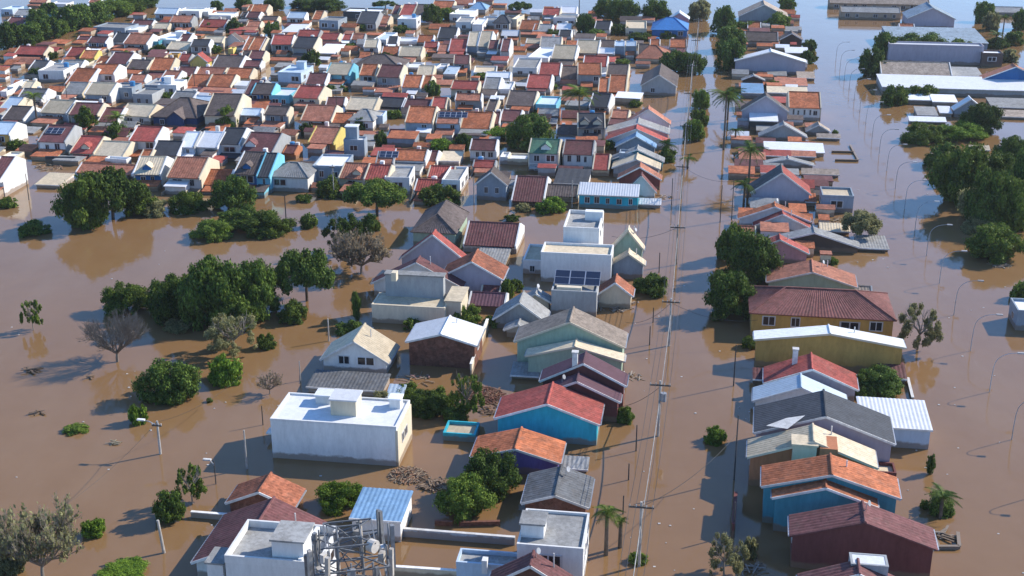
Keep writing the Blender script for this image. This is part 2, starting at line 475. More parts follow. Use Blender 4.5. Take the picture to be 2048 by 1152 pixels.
        if vc:
            for sg in (-1, 1):
                vb = MB(); vb.bar((sg * hx, -hy - .03, z - .03), (xa, -hy - .03, zr - .03), .06, .2); vb.build('verge', TRIM if vc == 'white' else wall_mat(vc), e)
        if s > 14:
            for sg in (-1, 1):
                gt = MB(); gt.bar((sg * (hx + .04), -hy + .1, z - .06), (sg * (hx + .04), hy - .1, z - .1), .12, .1); gt.build('gutter', STEEL, e)
            if R.random() < .22:
                tx, ty = hx * R.uniform(-.6, .6), hy * R.uniform(-.3, .6); tz = z + rise * (1 - abs(tx - xa) / (hx + abs(xa)))
                dm = MB(); dm.tube([(tx, ty, tz - .1), (tx, ty, tz + .5), (tx + .12, ty - .06, tz + .62), (tx + .2, ty - .1, tz + .66)], [.025, .025, .04, .24], 10); dm.build('satellite_dish', STEEL, e)
            if R.random() < .4:
                tx, ty = hx * R.uniform(.2, .6), hy * R.uniform(.2, .7); vp = MB(); vp.tube([(tx, ty, z), (tx, ty, zr + .25)], [.06, .06], 6); vp.build('vent_pipe', TRIM, e)
        if k.get('sw'):       # a side wall of another colour
            gb = MB(); gb.box(hx - ov, hx - ov + .05, yw - .02, hy - .1, zb, z - .16); gb.build('side_wall', wall_mat(k['sw']), e)
        n = k.get('wf', 0)
        if n: windows(e, n, -hx * .7, hx * .7, yw, k.get('wz', z - .3), h=k.get('wh', min(1.0, max(.6, z - .5))))
        if z > 1.9: windows(e, max(1, int(D / 4)), -hy + 1, hy - 1, (hx - ov) if xm < 1430 else -hx + ov, z - .45, h=.9, face='r' if xm < 1430 else 'l')
        if k.get('chim'):
            cx, cy = k['chim']; mb = MB(); mb.box(cx * hx - .25, cx * hx + .25, cy * hy - .25, cy * hy + .25, z, zr + .9); ch = mb.build('chimney', TRIM, e)
            mb = MB(); mb.box(cx * hx - .32, cx * hx + .32, cy * hy - .32, cy * hy + .32, zr + .9, zr + 1.0); mb.build('chimney_cap', TRIM, ch)
    elif kind in 'HK':
        if kind == 'H':
            hi = k.get('hi', min(hy, hx * .8)); zr = z + rise; rx = max(.15, hx - hi)
            A_, B_, C_, D_ = (-hx, -hy, z), (hx, -hy, z), (hx, hy, z), (-hx, hy, z)
            r0, r1 = (-rx, 0, zr), (rx, 0, zr)
            q = [(A_, B_, r0, r1), (C_, D_, r1, r0), (B_, C_, r1, r1), (D_, A_, r0, r0)]
        else:
            hi = min(hx, hy); zr = z + rise
            A_, B_, C_, D_ = (-hx, -hy, z), (hx, -hy, z), (hx, hy, z), (-hx, hy, z)
            r0, r1 = (0, -hy + hi, zr), (0, hy - hi * k.get('bh', 1) - .1, zr)
            q = [(A_, B_, r0, r0), (C_, D_, r1, r1), (B_, C_, r0, r1), (D_, A_, r1, r0)]
        mb = MB(); mb.box(-hx + ov, hx - ov, -hy + ov, hy - ov, zb, z - .05); mb.build('wall', wm, e)
        rb = MB()
        for a in q: rb.slope(*a, .12, rib)
        rf = rb.build('roof', rm, e)
        cap = MB()
        for a, b_ in ((r0, r1), (A_, r0), (D_, r0 if kind == 'H' else r1), (B_, r1 if kind == 'H' else r0), (C_, r1)):
            if (Vector(a) - Vector(b_)).length > .2: cap.bar((a[0], a[1], a[2] + .05), (b_[0], b_[1], b_[2] + .05), .2, .1)
        cap.build('ridge_cap', TRIM if k.get('cap') else rm, rf)
        n = k.get('wf', max(1, round(w / 2.8)) if z >= 1.5 else 0)
        if n: windows(e, n, -hx + .6, hx - .6, -hy + ov, z - .35, h=min(1.1, z - .5))
        if k.get('fg'):       # a gable standing forward of the hip: centre, width (both as share), extra rise
            fx, fw, fh = k['fg']; gx, gw = fx * hx, fw * w
            mb = MB(); mb.prism([(gx - gw / 2, zb), (gx + gw / 2, zb), (gx + gw / 2, z), (gx, z + fh), (gx - gw / 2, z)], -hy - .6, 0, 'y'); po = mb.build('porch_gable', wm, e)
            r = MB()
            for sg in (-1, 1): r.slope((gx + sg * (gw / 2 + .3), -hy - .9, z - .1), (gx + sg * (gw / 2 + .3), 0, z - .1), (gx, -hy - .9, z + fh + .12), (gx, 0, z + fh + .12), .12)
            r.build('porch_roof', rm, po)
    elif kind == 'S':
        mb = MB(); mb.prism([(-hy + ov, zb), (hy - .1, zb), (hy - .1, z + rise - .14), (-hy + ov, z - .12 + rise * ov / D)], -hx + .15, hx - .15, 'x'); mb.build('wall', wm, e)
        rb = MB(); rb.slope((-hx, -hy, z), (hx, -hy, z), (-hx, hy, z + rise), (hx, hy, z + rise), .1, rib, .03); rb.build('roof', rm, e)
        fb = MB(); fb.bar((-hx, -hy - .04, z - .05), (hx, -hy - .04, z - .05), .06, .16); fb.build('fascia', TRIM, e)
        n = k.get('wf', 0)
        if n: windows(e, n, -hx + .4, hx - .4, -hy + ov, z - .35, h=min(1.0, z - .5))
    elif kind == 'F':
        pz = k.get('par', .35)
        mb = MB(); mb.box(-hx, hx, -hy, hy, zb, z - pz); mb.build('wall', wm, e)
        rb = MB(); rb.box(-hx + .16, hx - .16, -hy + .16, hy - .16, z - pz, z - pz + .05); rf = rb.build('roof', rm, e)
        pa = MB(); a = .15
        pa.box(-hx - .02, hx + .02, -hy - .02, -hy + a, z - pz, z); pa.box(-hx - .02, hx + .02, hy - a, hy + .02, z - pz, z)
        pa.box(-hx - .02, -hx + a, -hy + a, hy - a, z - pz, z); pa.box(hx - a, hx + .02, -hy + a, hy - a, z - pz, z)
        pa.build('parapet', wall_mat(k.get('pc', wc)), e)
        n = k.get('wf', (1 if big > 24 else 0) * max(1, round(w / 2.6)) if z >= 1.7 else 0)
        if n: windows(e, n, -hx + .3, hx - .3, -hy, z - .75, h=min(1.1, z - .95))
        if n and z > 3.6: windows(e, n, -hx + .3, hx - .3, -hy, 1.0, h=.9)
        if z > 2.2: windows(e, max(1, int(D / 3.5)), -hy + .4, hy - .4, hx if xm < 1430 else -hx, z - .8, h=.9, face='r' if xm < 1430 else 'l')
        if k.get('tw'):
            fx, fy, tw, td, thh = k['tw']
            block(e, 'stair_tower', fx * hx - tw / 2, fx * hx + tw / 2, fy * hy - td / 2, fy * hy + td / 2, z - pz + .05, z + thh, k.get('twc', wc), rc)
        if k.get('tank'): tank(e, hx * .45, hy * .3, z - pz + .05)
    st = 'two-storey ' if z >= 2.3 else ('half-submerged ' if z < 1.3 else '')
    rw = dict(rosy='dusty red', slate='slate blue', steelblue='blue metal', darkgrey='dark grey', paleblue='pale blue').get(rc, rc)
    ww = dict(bluegrey='blue-grey', paleblue='pale blue').get(wc, wc)
    rh = rw.replace(' ', '-')
    if kind == 'F': base, short = f'{st}flat-roofed {ww} house', f'flat-roofed {ww} house'
    elif kind == 'S': base, short = f'low lean-to with {rw} roof', f'{rh} lean-to'
    elif kind in 'HK': base, short = f'{st}{rh}-hip-roofed {ww} house', f'{rh}-hipped house'
    elif kind == 'B': base, short = f'{st}{rh}-roofed {ww} house with gable to camera', f'{rh}-gabled {ww} house'
    else: base, short = f'{st}{rh}-roofed {ww} house', f'{rh}-roofed {ww} house'
    if k.get('cat'): base, short = base.replace('house', k['cat']), short.replace('house', k['cat'])
    FOOT.append((c.x, c.y, math.hypot(hx, hy), hx, hy, rz, e, bool(k.get('town')), wc))
    q = to_px((c.x, c.y, z + rise * .6))
    register(e, q[0], q[1], base, short, k.get('cat') or ('shed' if kind == 'S' else 'house'), k.get('group') or ('houses standing in the flood' if kind != 'S' else 'low roofs in the flood'), label)
    e['size'] = 0.0; del e['size']
    return e, dict(w=w, D=D, hx=hx, hy=hy, rise=rise, s=s, c=c)

def parse_table(txt, ox=0.0, oy=0.0, k=1.0, **common):
    for ln in txt.strip().splitlines():
        ln = ln.split('#')[0].strip()
        if not ln: continue
        a = ln.split()
        kw = dict(common)
        for it in a[8:]:
            key, val = it.split('=')
            v = eval(val) if val[0] in '-.([0123456789' else val
            if key == 'yb': v = oy + v / k
            if key == 'xa': v = ox + v / k
            kw[key] = v
        x0, x1, ye, yr = (ox + float(a[1]) / k, ox + float(a[2]) / k, oy + float(a[3]) / k, oy + float(a[4]) / k)
        house(a[0], x0, x1, ye, yr, float(a[5]), a[6], a[7], **kw)

# ------------------------------------------------------------------ trees
def leaf_mat(name, dark, lite, trans=.25):
    m, nt, b = new_mat(name)
    ge = node(nt, 'ShaderNodeNewGeometry'); oi = node(nt, 'ShaderNodeObjectInfo'); tc = node(nt, 'ShaderNodeTexCoord')
    f = noise(nt, tc.outputs['Object'], 2.6, 3.0)
    a = node(nt, 'ShaderNodeMath', operation='ADD'); nt.links.new(f, a.inputs[0])
    mu = node(nt, 'ShaderNodeMath', operation='MULTIPLY_ADD'); nt.links.new(ge.outputs['Random Per Island'], mu.inputs[0]); mu.inputs[1].default_value = .7; mu.inputs[2].default_value = -.3
    nt.links.new(mu.outputs[0], a.inputs[1])
    c = ramp(nt, a.outputs[0], dark, lite, .25, .8)
    hv = node(nt, 'ShaderNodeHueSaturation'); mr = node(nt, 'ShaderNodeMapRange'); mr.inputs['To Min'].default_value, mr.inputs['To Max'].default_value = .75, 1.3
    nt.links.new(oi.outputs['Random'], mr.inputs['Value']); nt.links.new(mr.outputs[0], hv.inputs['Value']); nt.links.new(c, hv.inputs['Color'])
    nt.links.new(hv.outputs[0], b.inputs['Base Color']); b.inputs['Roughness'].default_value = .55; b.inputs['Specular IOR Level'].default_value = .06
    tr = node(nt, 'ShaderNodeBsdfTranslucent'); nt.links.new(hv.outputs[0], tr.inputs['Color'])
    mx = node(nt, 'ShaderNodeMixShader'); mx.inputs[0].default_value = trans
    nt.links.new(b.outputs[0], mx.inputs[1]); nt.links.new(tr.outputs[0], mx.inputs[2])
    nt.links.new(mx.outputs[0], nt.nodes['Material Output'].inputs['Surface'])
    MATS[name] = m
    return m
LEAF = dict(dark=leaf_mat('leaf_dark', (.032, .062, .012), (.125, .185, .035)), mid=leaf_mat('leaf_mid', (.05, .088, .014), (.17, .235, .04)),
    bright=leaf_mat('leaf_bright', (.055, .11, .012), (.19, .29, .035)), olive=leaf_mat('leaf_olive', (.15, .15, .065), (.34, .33, .16), .5),
    brown=leaf_mat('leaf_dry', (.20, .155, .10), (.36, .29, .19), .5))
BARK = aged('bark', (.13, .10, .075), .95, .5)
BARKPALE = aged('bark_pale', (.27, .23, .19), .95, .4)

def quads_mesh(name, cen, nrm, size, rng, mat, stretch=1.6):
    """one small folded leaf clump (a kite of two triangles) for every centre"""
    n = len(cen)
    ref = rng.normal(size=(n, 3)); a = np.cross(nrm, ref); a /= np.linalg.norm(a, axis=1, keepdims=True) + 1e-9
    b = np.cross(nrm, a)
    s = size[:, None]
    v = np.empty((n, 4, 3))
    v[:, 0] = cen - a * s * stretch * .5; v[:, 2] = cen + a * s * stretch * .5
    v[:, 1] = cen - b * s * .5 + nrm * s * .18; v[:, 3] = cen + b * s * .5 + nrm * s * .18
    me = bpy.data.meshes.new(name)
    me.vertices.add(4 * n); me.vertices.foreach_set('co', v.reshape(-1).astype(np.float32))
    me.loops.add(4 * n); me.loops.foreach_set('vertex_index', np.arange(4 * n, dtype=np.int32))
    me.polygons.add(n); me.polygons.foreach_set('loop_start', np.arange(0, 4 * n, 4, dtype=np.int32))
    me.update(calc_edges=True); me.validate()
    me.materials.append(mat)
    return me

def crown_mesh(seed, shape, n, leaf, mat):
    """leaf clumps through a lumpy crown that fits radius 1 and height 0..1"""
    rng = np.random.default_rng(seed)
    bl = []
    def lumps(n, z0, z1, zc, zr_, rmax, b0, b1, bias=.6):
        for i in range(n):
            a = rng.uniform(0, 2 * math.pi); z_ = rng.uniform(z0, z1)
            rr = rmax * math.sqrt(max(.06, 1 - ((z_ - zc) / zr_) ** 2)) * rng.uniform(0, 1) ** (1 - bias)
            bl.append((rr * math.cos(a), rr * math.sin(a), z_, rng.uniform(b0, b1)))
    if shape == 'round':
        lumps(62, .06, .90, .38, .60, .86, .10, .22); lumps(6, .3, .6, .4, .6, .35, .25, .34)
    elif shape == 'spread':
        for i in range(46):
            a = rng.uniform(0, 2 * math.pi); rr = .86 * math.sqrt(rng.uniform(.02, 1)); zc = .84 - .34 * rr * rr + rng.uniform(-.2, .05)
            bl.append((rr * math.cos(a), rr * math.sin(a), zc, rng.uniform(.09, .19)))
    elif shape == 'bush':
        for i in range(44):
            a = rng.uniform(0, 2 * math.pi); rr = .84 * math.sqrt(rng.uniform(0, 1)); zc = rng.uniform(.03, .84) * (1.05 - .62 * rr * rr)
            bl.append((rr * math.cos(a), rr * math.sin(a), zc, rng.uniform(.12, .24)))
        bl.append((0, 0, .3, .42))
    elif shape == 'column':
        for i in range(10):
            zc = .08 + .8 * i / 9; bl.append((rng.uniform(-.2, .2), rng.uniform(-.2, .2), zc, .55 * math.sin(.5 + 2.3 * i / 9) + .1))
    else:  # open
        lumps(44, .22, .95, .5, .55, .92, .06, .14)
    bl = np.array(bl); asp = np.array([1, 1, .75 if shape != 'column' else .2])
    wts = bl[:, 3] ** 2; wts /= wts.sum()
    idx = rng.choice(len(bl), n, p=wts)
    d = rng.normal(size=(n, 3)); d /= np.linalg.norm(d, axis=1, keepdims=True)
    rad = np.where(rng.random(n) < .8, rng.normal(.98, .24, n), rng.uniform(.2, .8, n))
    p = bl[idx, :3] + d * (bl[idx, 3] * rad)[:, None] * asp
    p[:, 2] = np.clip(p[:, 2], .0 + rng.uniform(0, .05, n), 1.02)
    nr = d * .9 + rng.normal(size=(n, 3)) * .6 + np.array([.1, .05, .3]); nr /= np.linalg.norm(nr, axis=1, keepdims=True)
    sz = leaf * rng.uniform(.4, 1.7, n)
    return quads_mesh('crown', p, nr, sz, rng, mat)

def limbs_mesh(seed, top=.6, spread=.55, n=6, r0=.07, fine=0):
    rng = random.Random(seed); mb = MB()
    lean = (rng.uniform(-.05, .05), rng.uniform(-.05, .05))
    fork = (lean[0], lean[1], top * .5)
    mb.tube([(0, 0, -.25), (lean[0] * .5, lean[1] * .5, top * .25), fork], [r0, r0 * .85, r0 * .7], 7)
    def grow(p, d, l, r, lev):
        q = p + d * l
        m = p.lerp(q, .5) + Vector((rng.uniform(-.1, .1), rng.uniform(-.1, .1), rng.uniform(-.05, .08))) * l
        mb.tube([p, m, q], [r, r * .8, r * .55], 5 if lev < 2 else 3)
        if lev < fine:
            for _ in range(rng.choice((4, 5) if fine > 3 else (3, 4))):
                nd = (d + Vector((rng.uniform(-.8, .8), rng.uniform(-.8, .8), rng.uniform(-.25, .6)))).normalized()
                grow(q if rng.random() < .6 else m, nd, l * rng.uniform(.5, .8), r * .55, lev + 1)
    for i in range(n):
        a = 2 * math.pi * (i + rng.uniform(-.3, .3)) / n
        d = Vector((math.cos(a) * spread, math.sin(a) * spread, rng.uniform(.35, .8) * (top if fine == 0 else .7))).normalized()
        grow(Vector(fork), d, (.42 if fine else .6 * top), r0 * .55, 0)
    me = mb.mesh('trunk')
    return me

PROTO = {}
def proto(kind, col, cls):
    key = (kind, col, cls)
    if key in PROTO: return PROTO[key]
    sd = abs(hash(kind + col)) % 1000 if False else sum(map(ord, kind + col)) * 7 + cls
    out = []
    for j in range(2 if cls == 2 else 3):
        n, lf = ((24000, .036), (9000, .058), (2600, .105))[2 - cls]
        if kind == 'open': n = int(n * .45); lf *= .8
        if kind == 'column': n = int(n * .5)
        cm = crown_mesh(sd + j * 31, kind, n, lf, LEAF[col])
        tm = limbs_mesh(sd + j, .75 if kind != 'bush' else .4, .6, 7, .05 if kind != 'bush' else .04, 2 if kind == 'open' else 0)
        tm.materials.append(BARKPALE if kind == 'open' else BARK)
        out.append((cm, tm))
    PROTO[key] = out
    return out

TWORD = dict(round='tree', spread='spreading tree', bush='bush', open='sparse tree', column='slim tree')
CWORD = dict(dark='dark green', mid='green', bright='bright green', olive='olive', brown='dry brown')
def tree(kind, col, cx, yb, wpx, hpx, label=None):
    P = G(cx, yb); s = scale_at(P); th = dep_at(P)
    r = wpx / s / 2
    sh = {'round': .6, 'spread': .1, 'bush': .7, 'open': .15, 'column': .5}[kind] * r
    c = P + U * sh
    h = max(.5, (hpx / s - sh * math.sin(th)) / math.cos(th))
    e = empty('bush' if kind == 'bush' else 'tree', (c.x, c.y, 0), R.uniform(0, 6.28))
    cls = 2 if wpx > 85 else (1 if wpx > 40 else 0)
    cm, tm = R.choice(proto(kind, col, cls))
    for nm, me in (('crown', cm), ('trunk', tm)):
        o = link(nm, me, e); o.scale = (r, r, h)
    size = 'large ' if wpx > 115 else ('small ' if wpx < 38 else '')
    register(e, cx, yb - hpx / 2, f'{size}{CWORD[col]} {TWORD[kind]}', f'{CWORD[col].replace(" ", "-")} {TWORD[kind].split()[-1]}', 'bush' if kind == 'bush' else 'tree', 'trees and bushes in the flood', label)
    return e

def bare_tree(cx, yb, wpx, hpx, label=None, col='brown', leafy=0):
    P = G(cx, yb); s = scale_at(P); th = dep_at(P); r = wpx / s / 2; h = (hpx / s) / math.cos(th)
    e = empty('tree', P, R.uniform(0, 6.28))
    me = limbs_mesh(int(cx), .35, .9, 11, .045, 4 if wpx > 90 else 3); me.materials.append(BARKPALE)
    co = np.empty(len(me.vertices) * 3); me.vertices.foreach_get('co', co); co = co.reshape(-1, 3)
    k = np.percentile(np.abs(co[:, :2]), 99.0); kz = np.percentile(co[:, 2], 99.5)
    o = link('branches', me, e); o.scale = (r / k * .85, r / k * .85, h / kz)
    if leafy:
        rng = np.random.default_rng(int(cx)); ii = rng.choice(len(co), leafy); nr = rng.normal(size=(leafy, 3)); nr /= np.linalg.norm(nr, axis=1, keepdims=True)
        ok = co[ii, 2] > kz * .35
        cm = quads_mesh('crown', co[ii][ok] + nr[ok] * .02, nr[ok], .045 * rng.uniform(.6, 1.4, ok.sum()), rng, LEAF[col])
        q = link('crown', cm, e); q.scale = o.scale
    register(e, cx, yb - hpx / 2, 'leafless brown tree with fine twigs' if not leafy else f'thin {CWORD[col]} tree with bare twigs', 'twiggy tree', 'tree', 'trees and bushes in the flood', label)
    return e

def _frond():
    mb = MB(); n = 9; pts = []
    for i in range(n + 1):
        t = i / n; pts.append(Vector((t * .95, 0, .30 * t - .75 * t * t)))
    mb.tube(pts, [.012] * (n + 1), 3)
    rng = random.Random(3)
    for i in range(1, 27):
        t = i / 27; p = Vector((t * .95, 0, .30 * t - .75 * t * t)); l = .30 * math.sin(math.pi * (t * .85 + .13)) + .04
        for sg in (-1, 1):
            q = p + Vector((.10, sg * l, -.14 * l - rng.uniform(0, .08)))
            mb.add([p, p + Vector((.032, 0, 0)), q], [(0, 1, 2)])
    return mb.mesh('frond')
FROND = {}
def palm(cx, yb, wpx, hpx, col='mid', label=None, lean=0.0):
    P = G(cx, yb); s = scale_at(P); th = dep_at(P); r = wpx / s / 2 * 1.05; h = hpx / s / math.cos(th) - r * .25
    e = empty('palm_tree', P, R.uniform(0, 6.28))
    mb = MB(); mb.tube([(0, 0, -1.2), (lean * .3, 0, h * .5), (lean, 0, h)], [.2, .16, .14], 7); mb.build('trunk', BARK, e)
    if col not in FROND:
        m = _frond(); m.materials.append(LEAF[col]); FROND[col] = m
    n = 18
    for i in range(n):
        o = link('frond', FROND[col], e); o.location = (lean, 0, h)
        k = R.uniform(.85, 1.1) * r; o.scale = (k, k, k)
        o.rotation_euler = (R.uniform(-.2, .2), R.uniform(-.75, .35), 2 * math.pi * i / n * 2.4)
    register(e, cx, yb - hpx * .7, 'palm with drooping fronds', 'palm', 'palm', 'palms in the flood', label)
    return e
# ------------------------------------------------------------------ houses: what shows of each roof in the photo, eave height above the flood, colours
# columns: kind, eave left, eave right, eave row, ridge row, eave height (m), roof, wall
TOWN_WEST = """
A 220 370 18 -8 1.5 salmon white
F 385 520 30 8 1.5 white white
A 690 790 20 -8 1.5 salmon white
F 640 850 48 30 1.0 white white
F 0 100 72 45 2.0 paleblue paleblue
A 25 185 200 140 1.2 maroon white
F 195 330 145 110 2.0 paleblue blue tw=(-.1,0,1.6,1.6,1.0)
A 100 240 120 75 1.5 grey white
F 725 990 215 178 2.2 grey bluegrey
F 1000 1090 235 195 1.5 white white
A 1030 1200 195 160 1.5 maroon white
A 1330 1505 175 125 2.3 salmon bluegrey
A 1195 1320 225 185 1.0 cream cream
A 1210 1390 110 65 1.8 paleblue paleblue
F 1395 1570 85 58 2.6 white white
F 1585 1640 90 58 2.0 white white
F 1640 1820 120 92 1.6 white white
A 1560 1770 212 155 1.2 red white
A 1885 2030 130 98 1.6 brown white
A 1940 2048 85 48 1.5 orange cream
A 1935 2048 208 168 1.2 salmon cream
A 870 1010 330 262 1.6 charcoal white
A 960 1160 345 268 2.4 salmon grey
A 680 835 335 290 2.3 maroon blue
A 600 760 312 288 .8 maroon white
A 100 350 428 368 1.6 red navy
A 510 650 442 375 1.5 red white
A 620 745 460 398 1.4 orange yellow
F 550 605 440 425 1.5 white white
A 215 350 548 478 1.4 darkgrey white
F 295 500 555 492 2.7 grey white tank=1
A 455 640 530 475 1.6 grey white
F 655 730 515 470 1.6 cream cream
A 500 690 668 540 .9 orange white
A 740 835 502 448 1.1 orange cream
A 830 1005 500 415 2.0 maroon white
A 985 1160 542 472 1.3 brown cream
A 695 900 580 508 2.5 orange white
A 1165 1345 552 458 1.1 orange cream
F 1325 1400 430 415 2.0 cream ochre
A 1395 1490 480 428 2.0 red pink
B 1480 1640 492 430 1.8 red yellow yb=408
F 1135 1250 325 300 2.5 grey teal
F 1190 1390 310 252 2.6 white white tw=(.5,.2,2,1.6,.9)
A 1300 1480 390 330 1.2 cream cream
A 1390 1480 332 270 1.6 maroon white
A 1495 1645 362 312 2.5 charcoal grey
A 1590 1750 332 288 2.0 cream white
B 1755 1900 330 272 1.5 brown white yb=255
A 1900 2048 398 290 1.3 orange white
A 1880 2048 460 402 2.0 brown navy
F 1795 1835 385 368 1.8 cream yellow
A 1660 1890 530 438 1.5 brown white
A 1900 2048 522 478 1.4 maroon grey
A 1380 1530 592 528 1.3 maroon white
A 1240 1380 650 558 1.0 salmon white
A 1460 1630 672 588 .9 orange cream
A 1620 1820 682 588 1.2 orange cream
A 1760 1970 612 538 1.3 orange cream
A 1530 1760 590 532 1.2 salmon cream
S 1530 1800 750 690 .6 salmon white
F 1235 1390 668 620 2.6 white white tw=(-.3,0,1.5,1.5,1.0)
A 1010 1140 642 588 1.2 salmon white
F 1135 1265 670 612 1.6 grey bluegrey tank=1
A 480 650 742 650 1.2 grey white
A 655 870 745 652 2.4 cream bluegrey
F 870 1040 690 648 3.2 grey bluegrey tank=1
F 1040 1200 740 690 2.8 grey grey
F 0 50 720 640 1.6 grey white
F 55 105 682 622 2.0 white white
A 120 330 790 700 1.2 darkgrey white
A 165 250 692 640 1.5 cream cream
A -20 120 862 768 1.2 paleblue white
A 0 190 942 838 1.1 brown white
A 300 530 890 788 2.5 cream bluegrey
A 530 772 905 812 2.5 maroon grey g=cream
A 760 925 962 850 1.1 maroon white
A 930 1180 915 820 1.6 cream white
H 1180 1560 925 768 2.0 brown navy fg=(.1,.34,1.2)
A 1600 1850 910 738 2.7 brown cream
A 1915 2048 742 630 2.3 maroon blue
A 1885 2048 908 855 2.0 paleblue grey
A 1335 1520 782 720 .8 grey grey
A 1500 1710 832 758 .8 paleblue white
"""
parse_table(TOWN_WEST, 0, 0, 3.938, town=1)
CLEARING_ROW = """
A -90 75 150 58 2.8 paleblue ochre g=white
A 285 515 212 82 2.6 maroon white sp=(.2,3)
A 535 742 302 168 1.2 red cream dm=[.1]
A 715 975 322 208 1.0 cream cream
A 1005 1228 205 92 2.7 red white
A 1180 1400 320 205 1.4 charcoal white
A 1405 1530 252 132 2.5 white paleblue
A 1535 1715 255 132 2.3 white white g=white
A 1705 1890 230 102 2.8 charcoal white
A 1880 2150 292 138 2.3 maroon white dm=[-.5] dc=white
A 1040 1265 470 328 2.5 cream blue dm=[-.1] dc=blue
A 1300 1575 496 332 2.5 salmon white
A 1580 1800 552 430 .9 orange white
A 1830 2030 470 288 3.0 brown blue dm=[-.1] dc=blue
A 580 1050 462 385 .8 salmon white
S 265 480 550 458 .6 cream white
A -130 4 520 330 3.0 maroon white g=white bk=.5 wf=0
A 1085 1175 352 275 1.2 orange cream
F 820 1000 345 328 1.2 white white
F 0 110 330 285 1.0 white cream
"""
parse_table(CLEARING_ROW, 0, 230, 3.938, town=1)
TOWN_MIDDLE = """
A 0 130 92 38 2.0 orange cream
A -40 70 138 95 1.5 maroon white
A 80 215 158 128 1.5 brown cream
A 285 430 142 98 2.5 paleblue white
S 240 390 252 190 .9 white white
A 485 560 152 88 1.1 orange cream
F 540 695 160 128 3.0 grey bluegrey
F 730 1030 92 62 2.6 white charcoal
A 835 990 185 92 2.0 charcoal grey
A 1015 1085 185 125 1.2 salmon cream
A 1110 1165 108 42 2.0 maroon cream
A 1168 1280 122 36 2.0 red cream
A 1282 1420 126 36 2.0 brown cream
F 1160 1310 148 118 3.3 white white tank=1
A 1430 1600 50 8 1.2 orange cream
A 1600 1760 32 -8 1.2 salmon white
F 1570 1730 112 68 2.2 white white
H 1720 1860 75 18 1.5 steelblue grey
F 1820 1930 160 128 2.0 grey paleblue
H 1910 2048 182 118 2.4 charcoal grey
F 1620 1740 172 130 2.4 grey white
F 1750 1830 192 140 2.6 white white
A 1470 1620 302 218 1.4 charcoal bluegrey
A 360 540 288 238 1.3 red white
A 160 330 350 278 2.5 red grey
A 322 502 376 292 2.7 charcoal grey
A 540 690 312 262 1.2 red white
A 720 795 312 272 1.6 red white
A 795 900 312 268 1.6 salmon white
A -20 92 392 298 1.5 orange cream
S 510 670 420 345 .9 white white
A 890 1005 372 312 2.0 cream white
F 970 1070 310 252 2.0 paleblue white
A 1078 1160 342 288 1.6 charcoal white
F 1150 1312 325 290 1.2 white white
A 1310 1440 332 278 1.1 orange white
A 1030 1170 432 368 1.0 orange white
A 1165 1345 442 368 1.6 cream cream
A 1365 1480 372 332 1.5 red brown
A 1470 1560 402 348 1.1 salmon brown
A 1560 1705 402 308 1.2 red maroon
A 1705 1790 362 252 2.4 cream bluegrey
A 1790 1890 366 248 2.4 cream bluegrey
A 1870 1950 382 318 2.2 maroon grey
A 1945 2040 382 308 2.4 maroon grey
H 790 1190 532 428 2.2 brown grey
A 855 990 592 508 2.8 orange grey bal=1
A 990 1180 607 512 2.8 maroon grey bal=1
A 590 782 586 498 2.7 cream cyan
F 215 402 570 508 3.0 paleblue paleblue tw=(.3,.4,1.7,1.7,1.1)
A -20 102 460 402 2.2 maroon blue
A 430 592 662 578 1.3 maroon white
A 0 172 742 658 2.4 brown blue g=cyan
F 150 310 750 690 2.2 white cyan
A 330 542 772 678 2.5 red cream
A 590 742 832 768 1.0 maroon white
A 745 977 866 768 1.3 cream cream
A 1190 1342 687 592 1.9 orange white
A 1342 1412 690 598 1.6 orange cream
A 1575 1792 702 638 2.2 red cream
A 1610 1822 790 738 2.7 salmon grey
A 1600 1732 502 438 2.4 maroon grey g=cream
F 1450 1520 540 498 1.1 white white
S 1520 1620 582 518 1.1 paleblue white
F 1760 1940 570 518 1.0 cream white
F 1210 1340 530 488 .9 white white
A 1310 1440 592 518 .8 cream white
A 985 1198 842 768 1.1 charcoal grey
A 1200 1412 852 782 1.1 maroon grey
A 1420 1542 852 768 1.3 red cream
A 1850 1932 872 788 1.1 brown cream
A 390 642 952 828 1.6 salmon white
A 600 800 967 892 1.2 orange cream
H 770 978 952 858 2.0 grey white
F 945 1045 910 870 2.4 white paleblue
A 100 292 905 838 2.8 brown bluegrey g=cream
A 1215 1442 966 838 3.0 orange bluegrey bal=1
A 1460 1652 972 878 2.8 salmon paleblue sp=(.2,5)
A 1650 1892 1012 882 1.6 orange cream
A 1895 1965 975 882 1.4 maroon white
A 1960 2060 956 878 1.4 brown white
A 1850 2048 612 568 1.6 white white
F 1965 2060 700 640 1.6 white white
A 1830 1960 700 610 1.6 grey white
"""
parse_table(TOWN_MIDDLE, 500, 0, 3.938, town=1)
CLEARING_ROW_EAST = """
A 450 662 222 92 1.8 salmon ochre g=yellow
F 735 900 195 165 3.8 white bluegrey tw=(-.3,.2,1.9,1.7,1.9)
A 250 352 302 238 1.1 maroon orange
A 45 155 490 298 2.9 charcoal cyan
H 130 467 490 372 2.6 grey white
F 490 742 400 305 3.4 white bluegrey
A 690 900 502 378 2.3 salmon cream dm=[.3]
A 892 1082 512 392 2.4 red cream
A 985 1130 382 288 2.0 salmon white sp=(.3,3)
A 1120 1382 357 272 2.2 orange white
F 1060 1255 490 398 3.0 grey white
A 1400 1470 362 283 1.3 maroon white
S 1480 1650 362 283 1.0 cream white
A 1725 1937 277 192 2.4 maroon white wf=3
A 1750 1930 412 358 1.1 red white
A 1390 1600 492 402 1.2 red white
A 1285 1500 602 508 1.0 red white
F 1510 1655 510 402 2.6 grey white
B 1765 2030 556 452 2.6 brown bluegrey yb=402 wf=2
"""
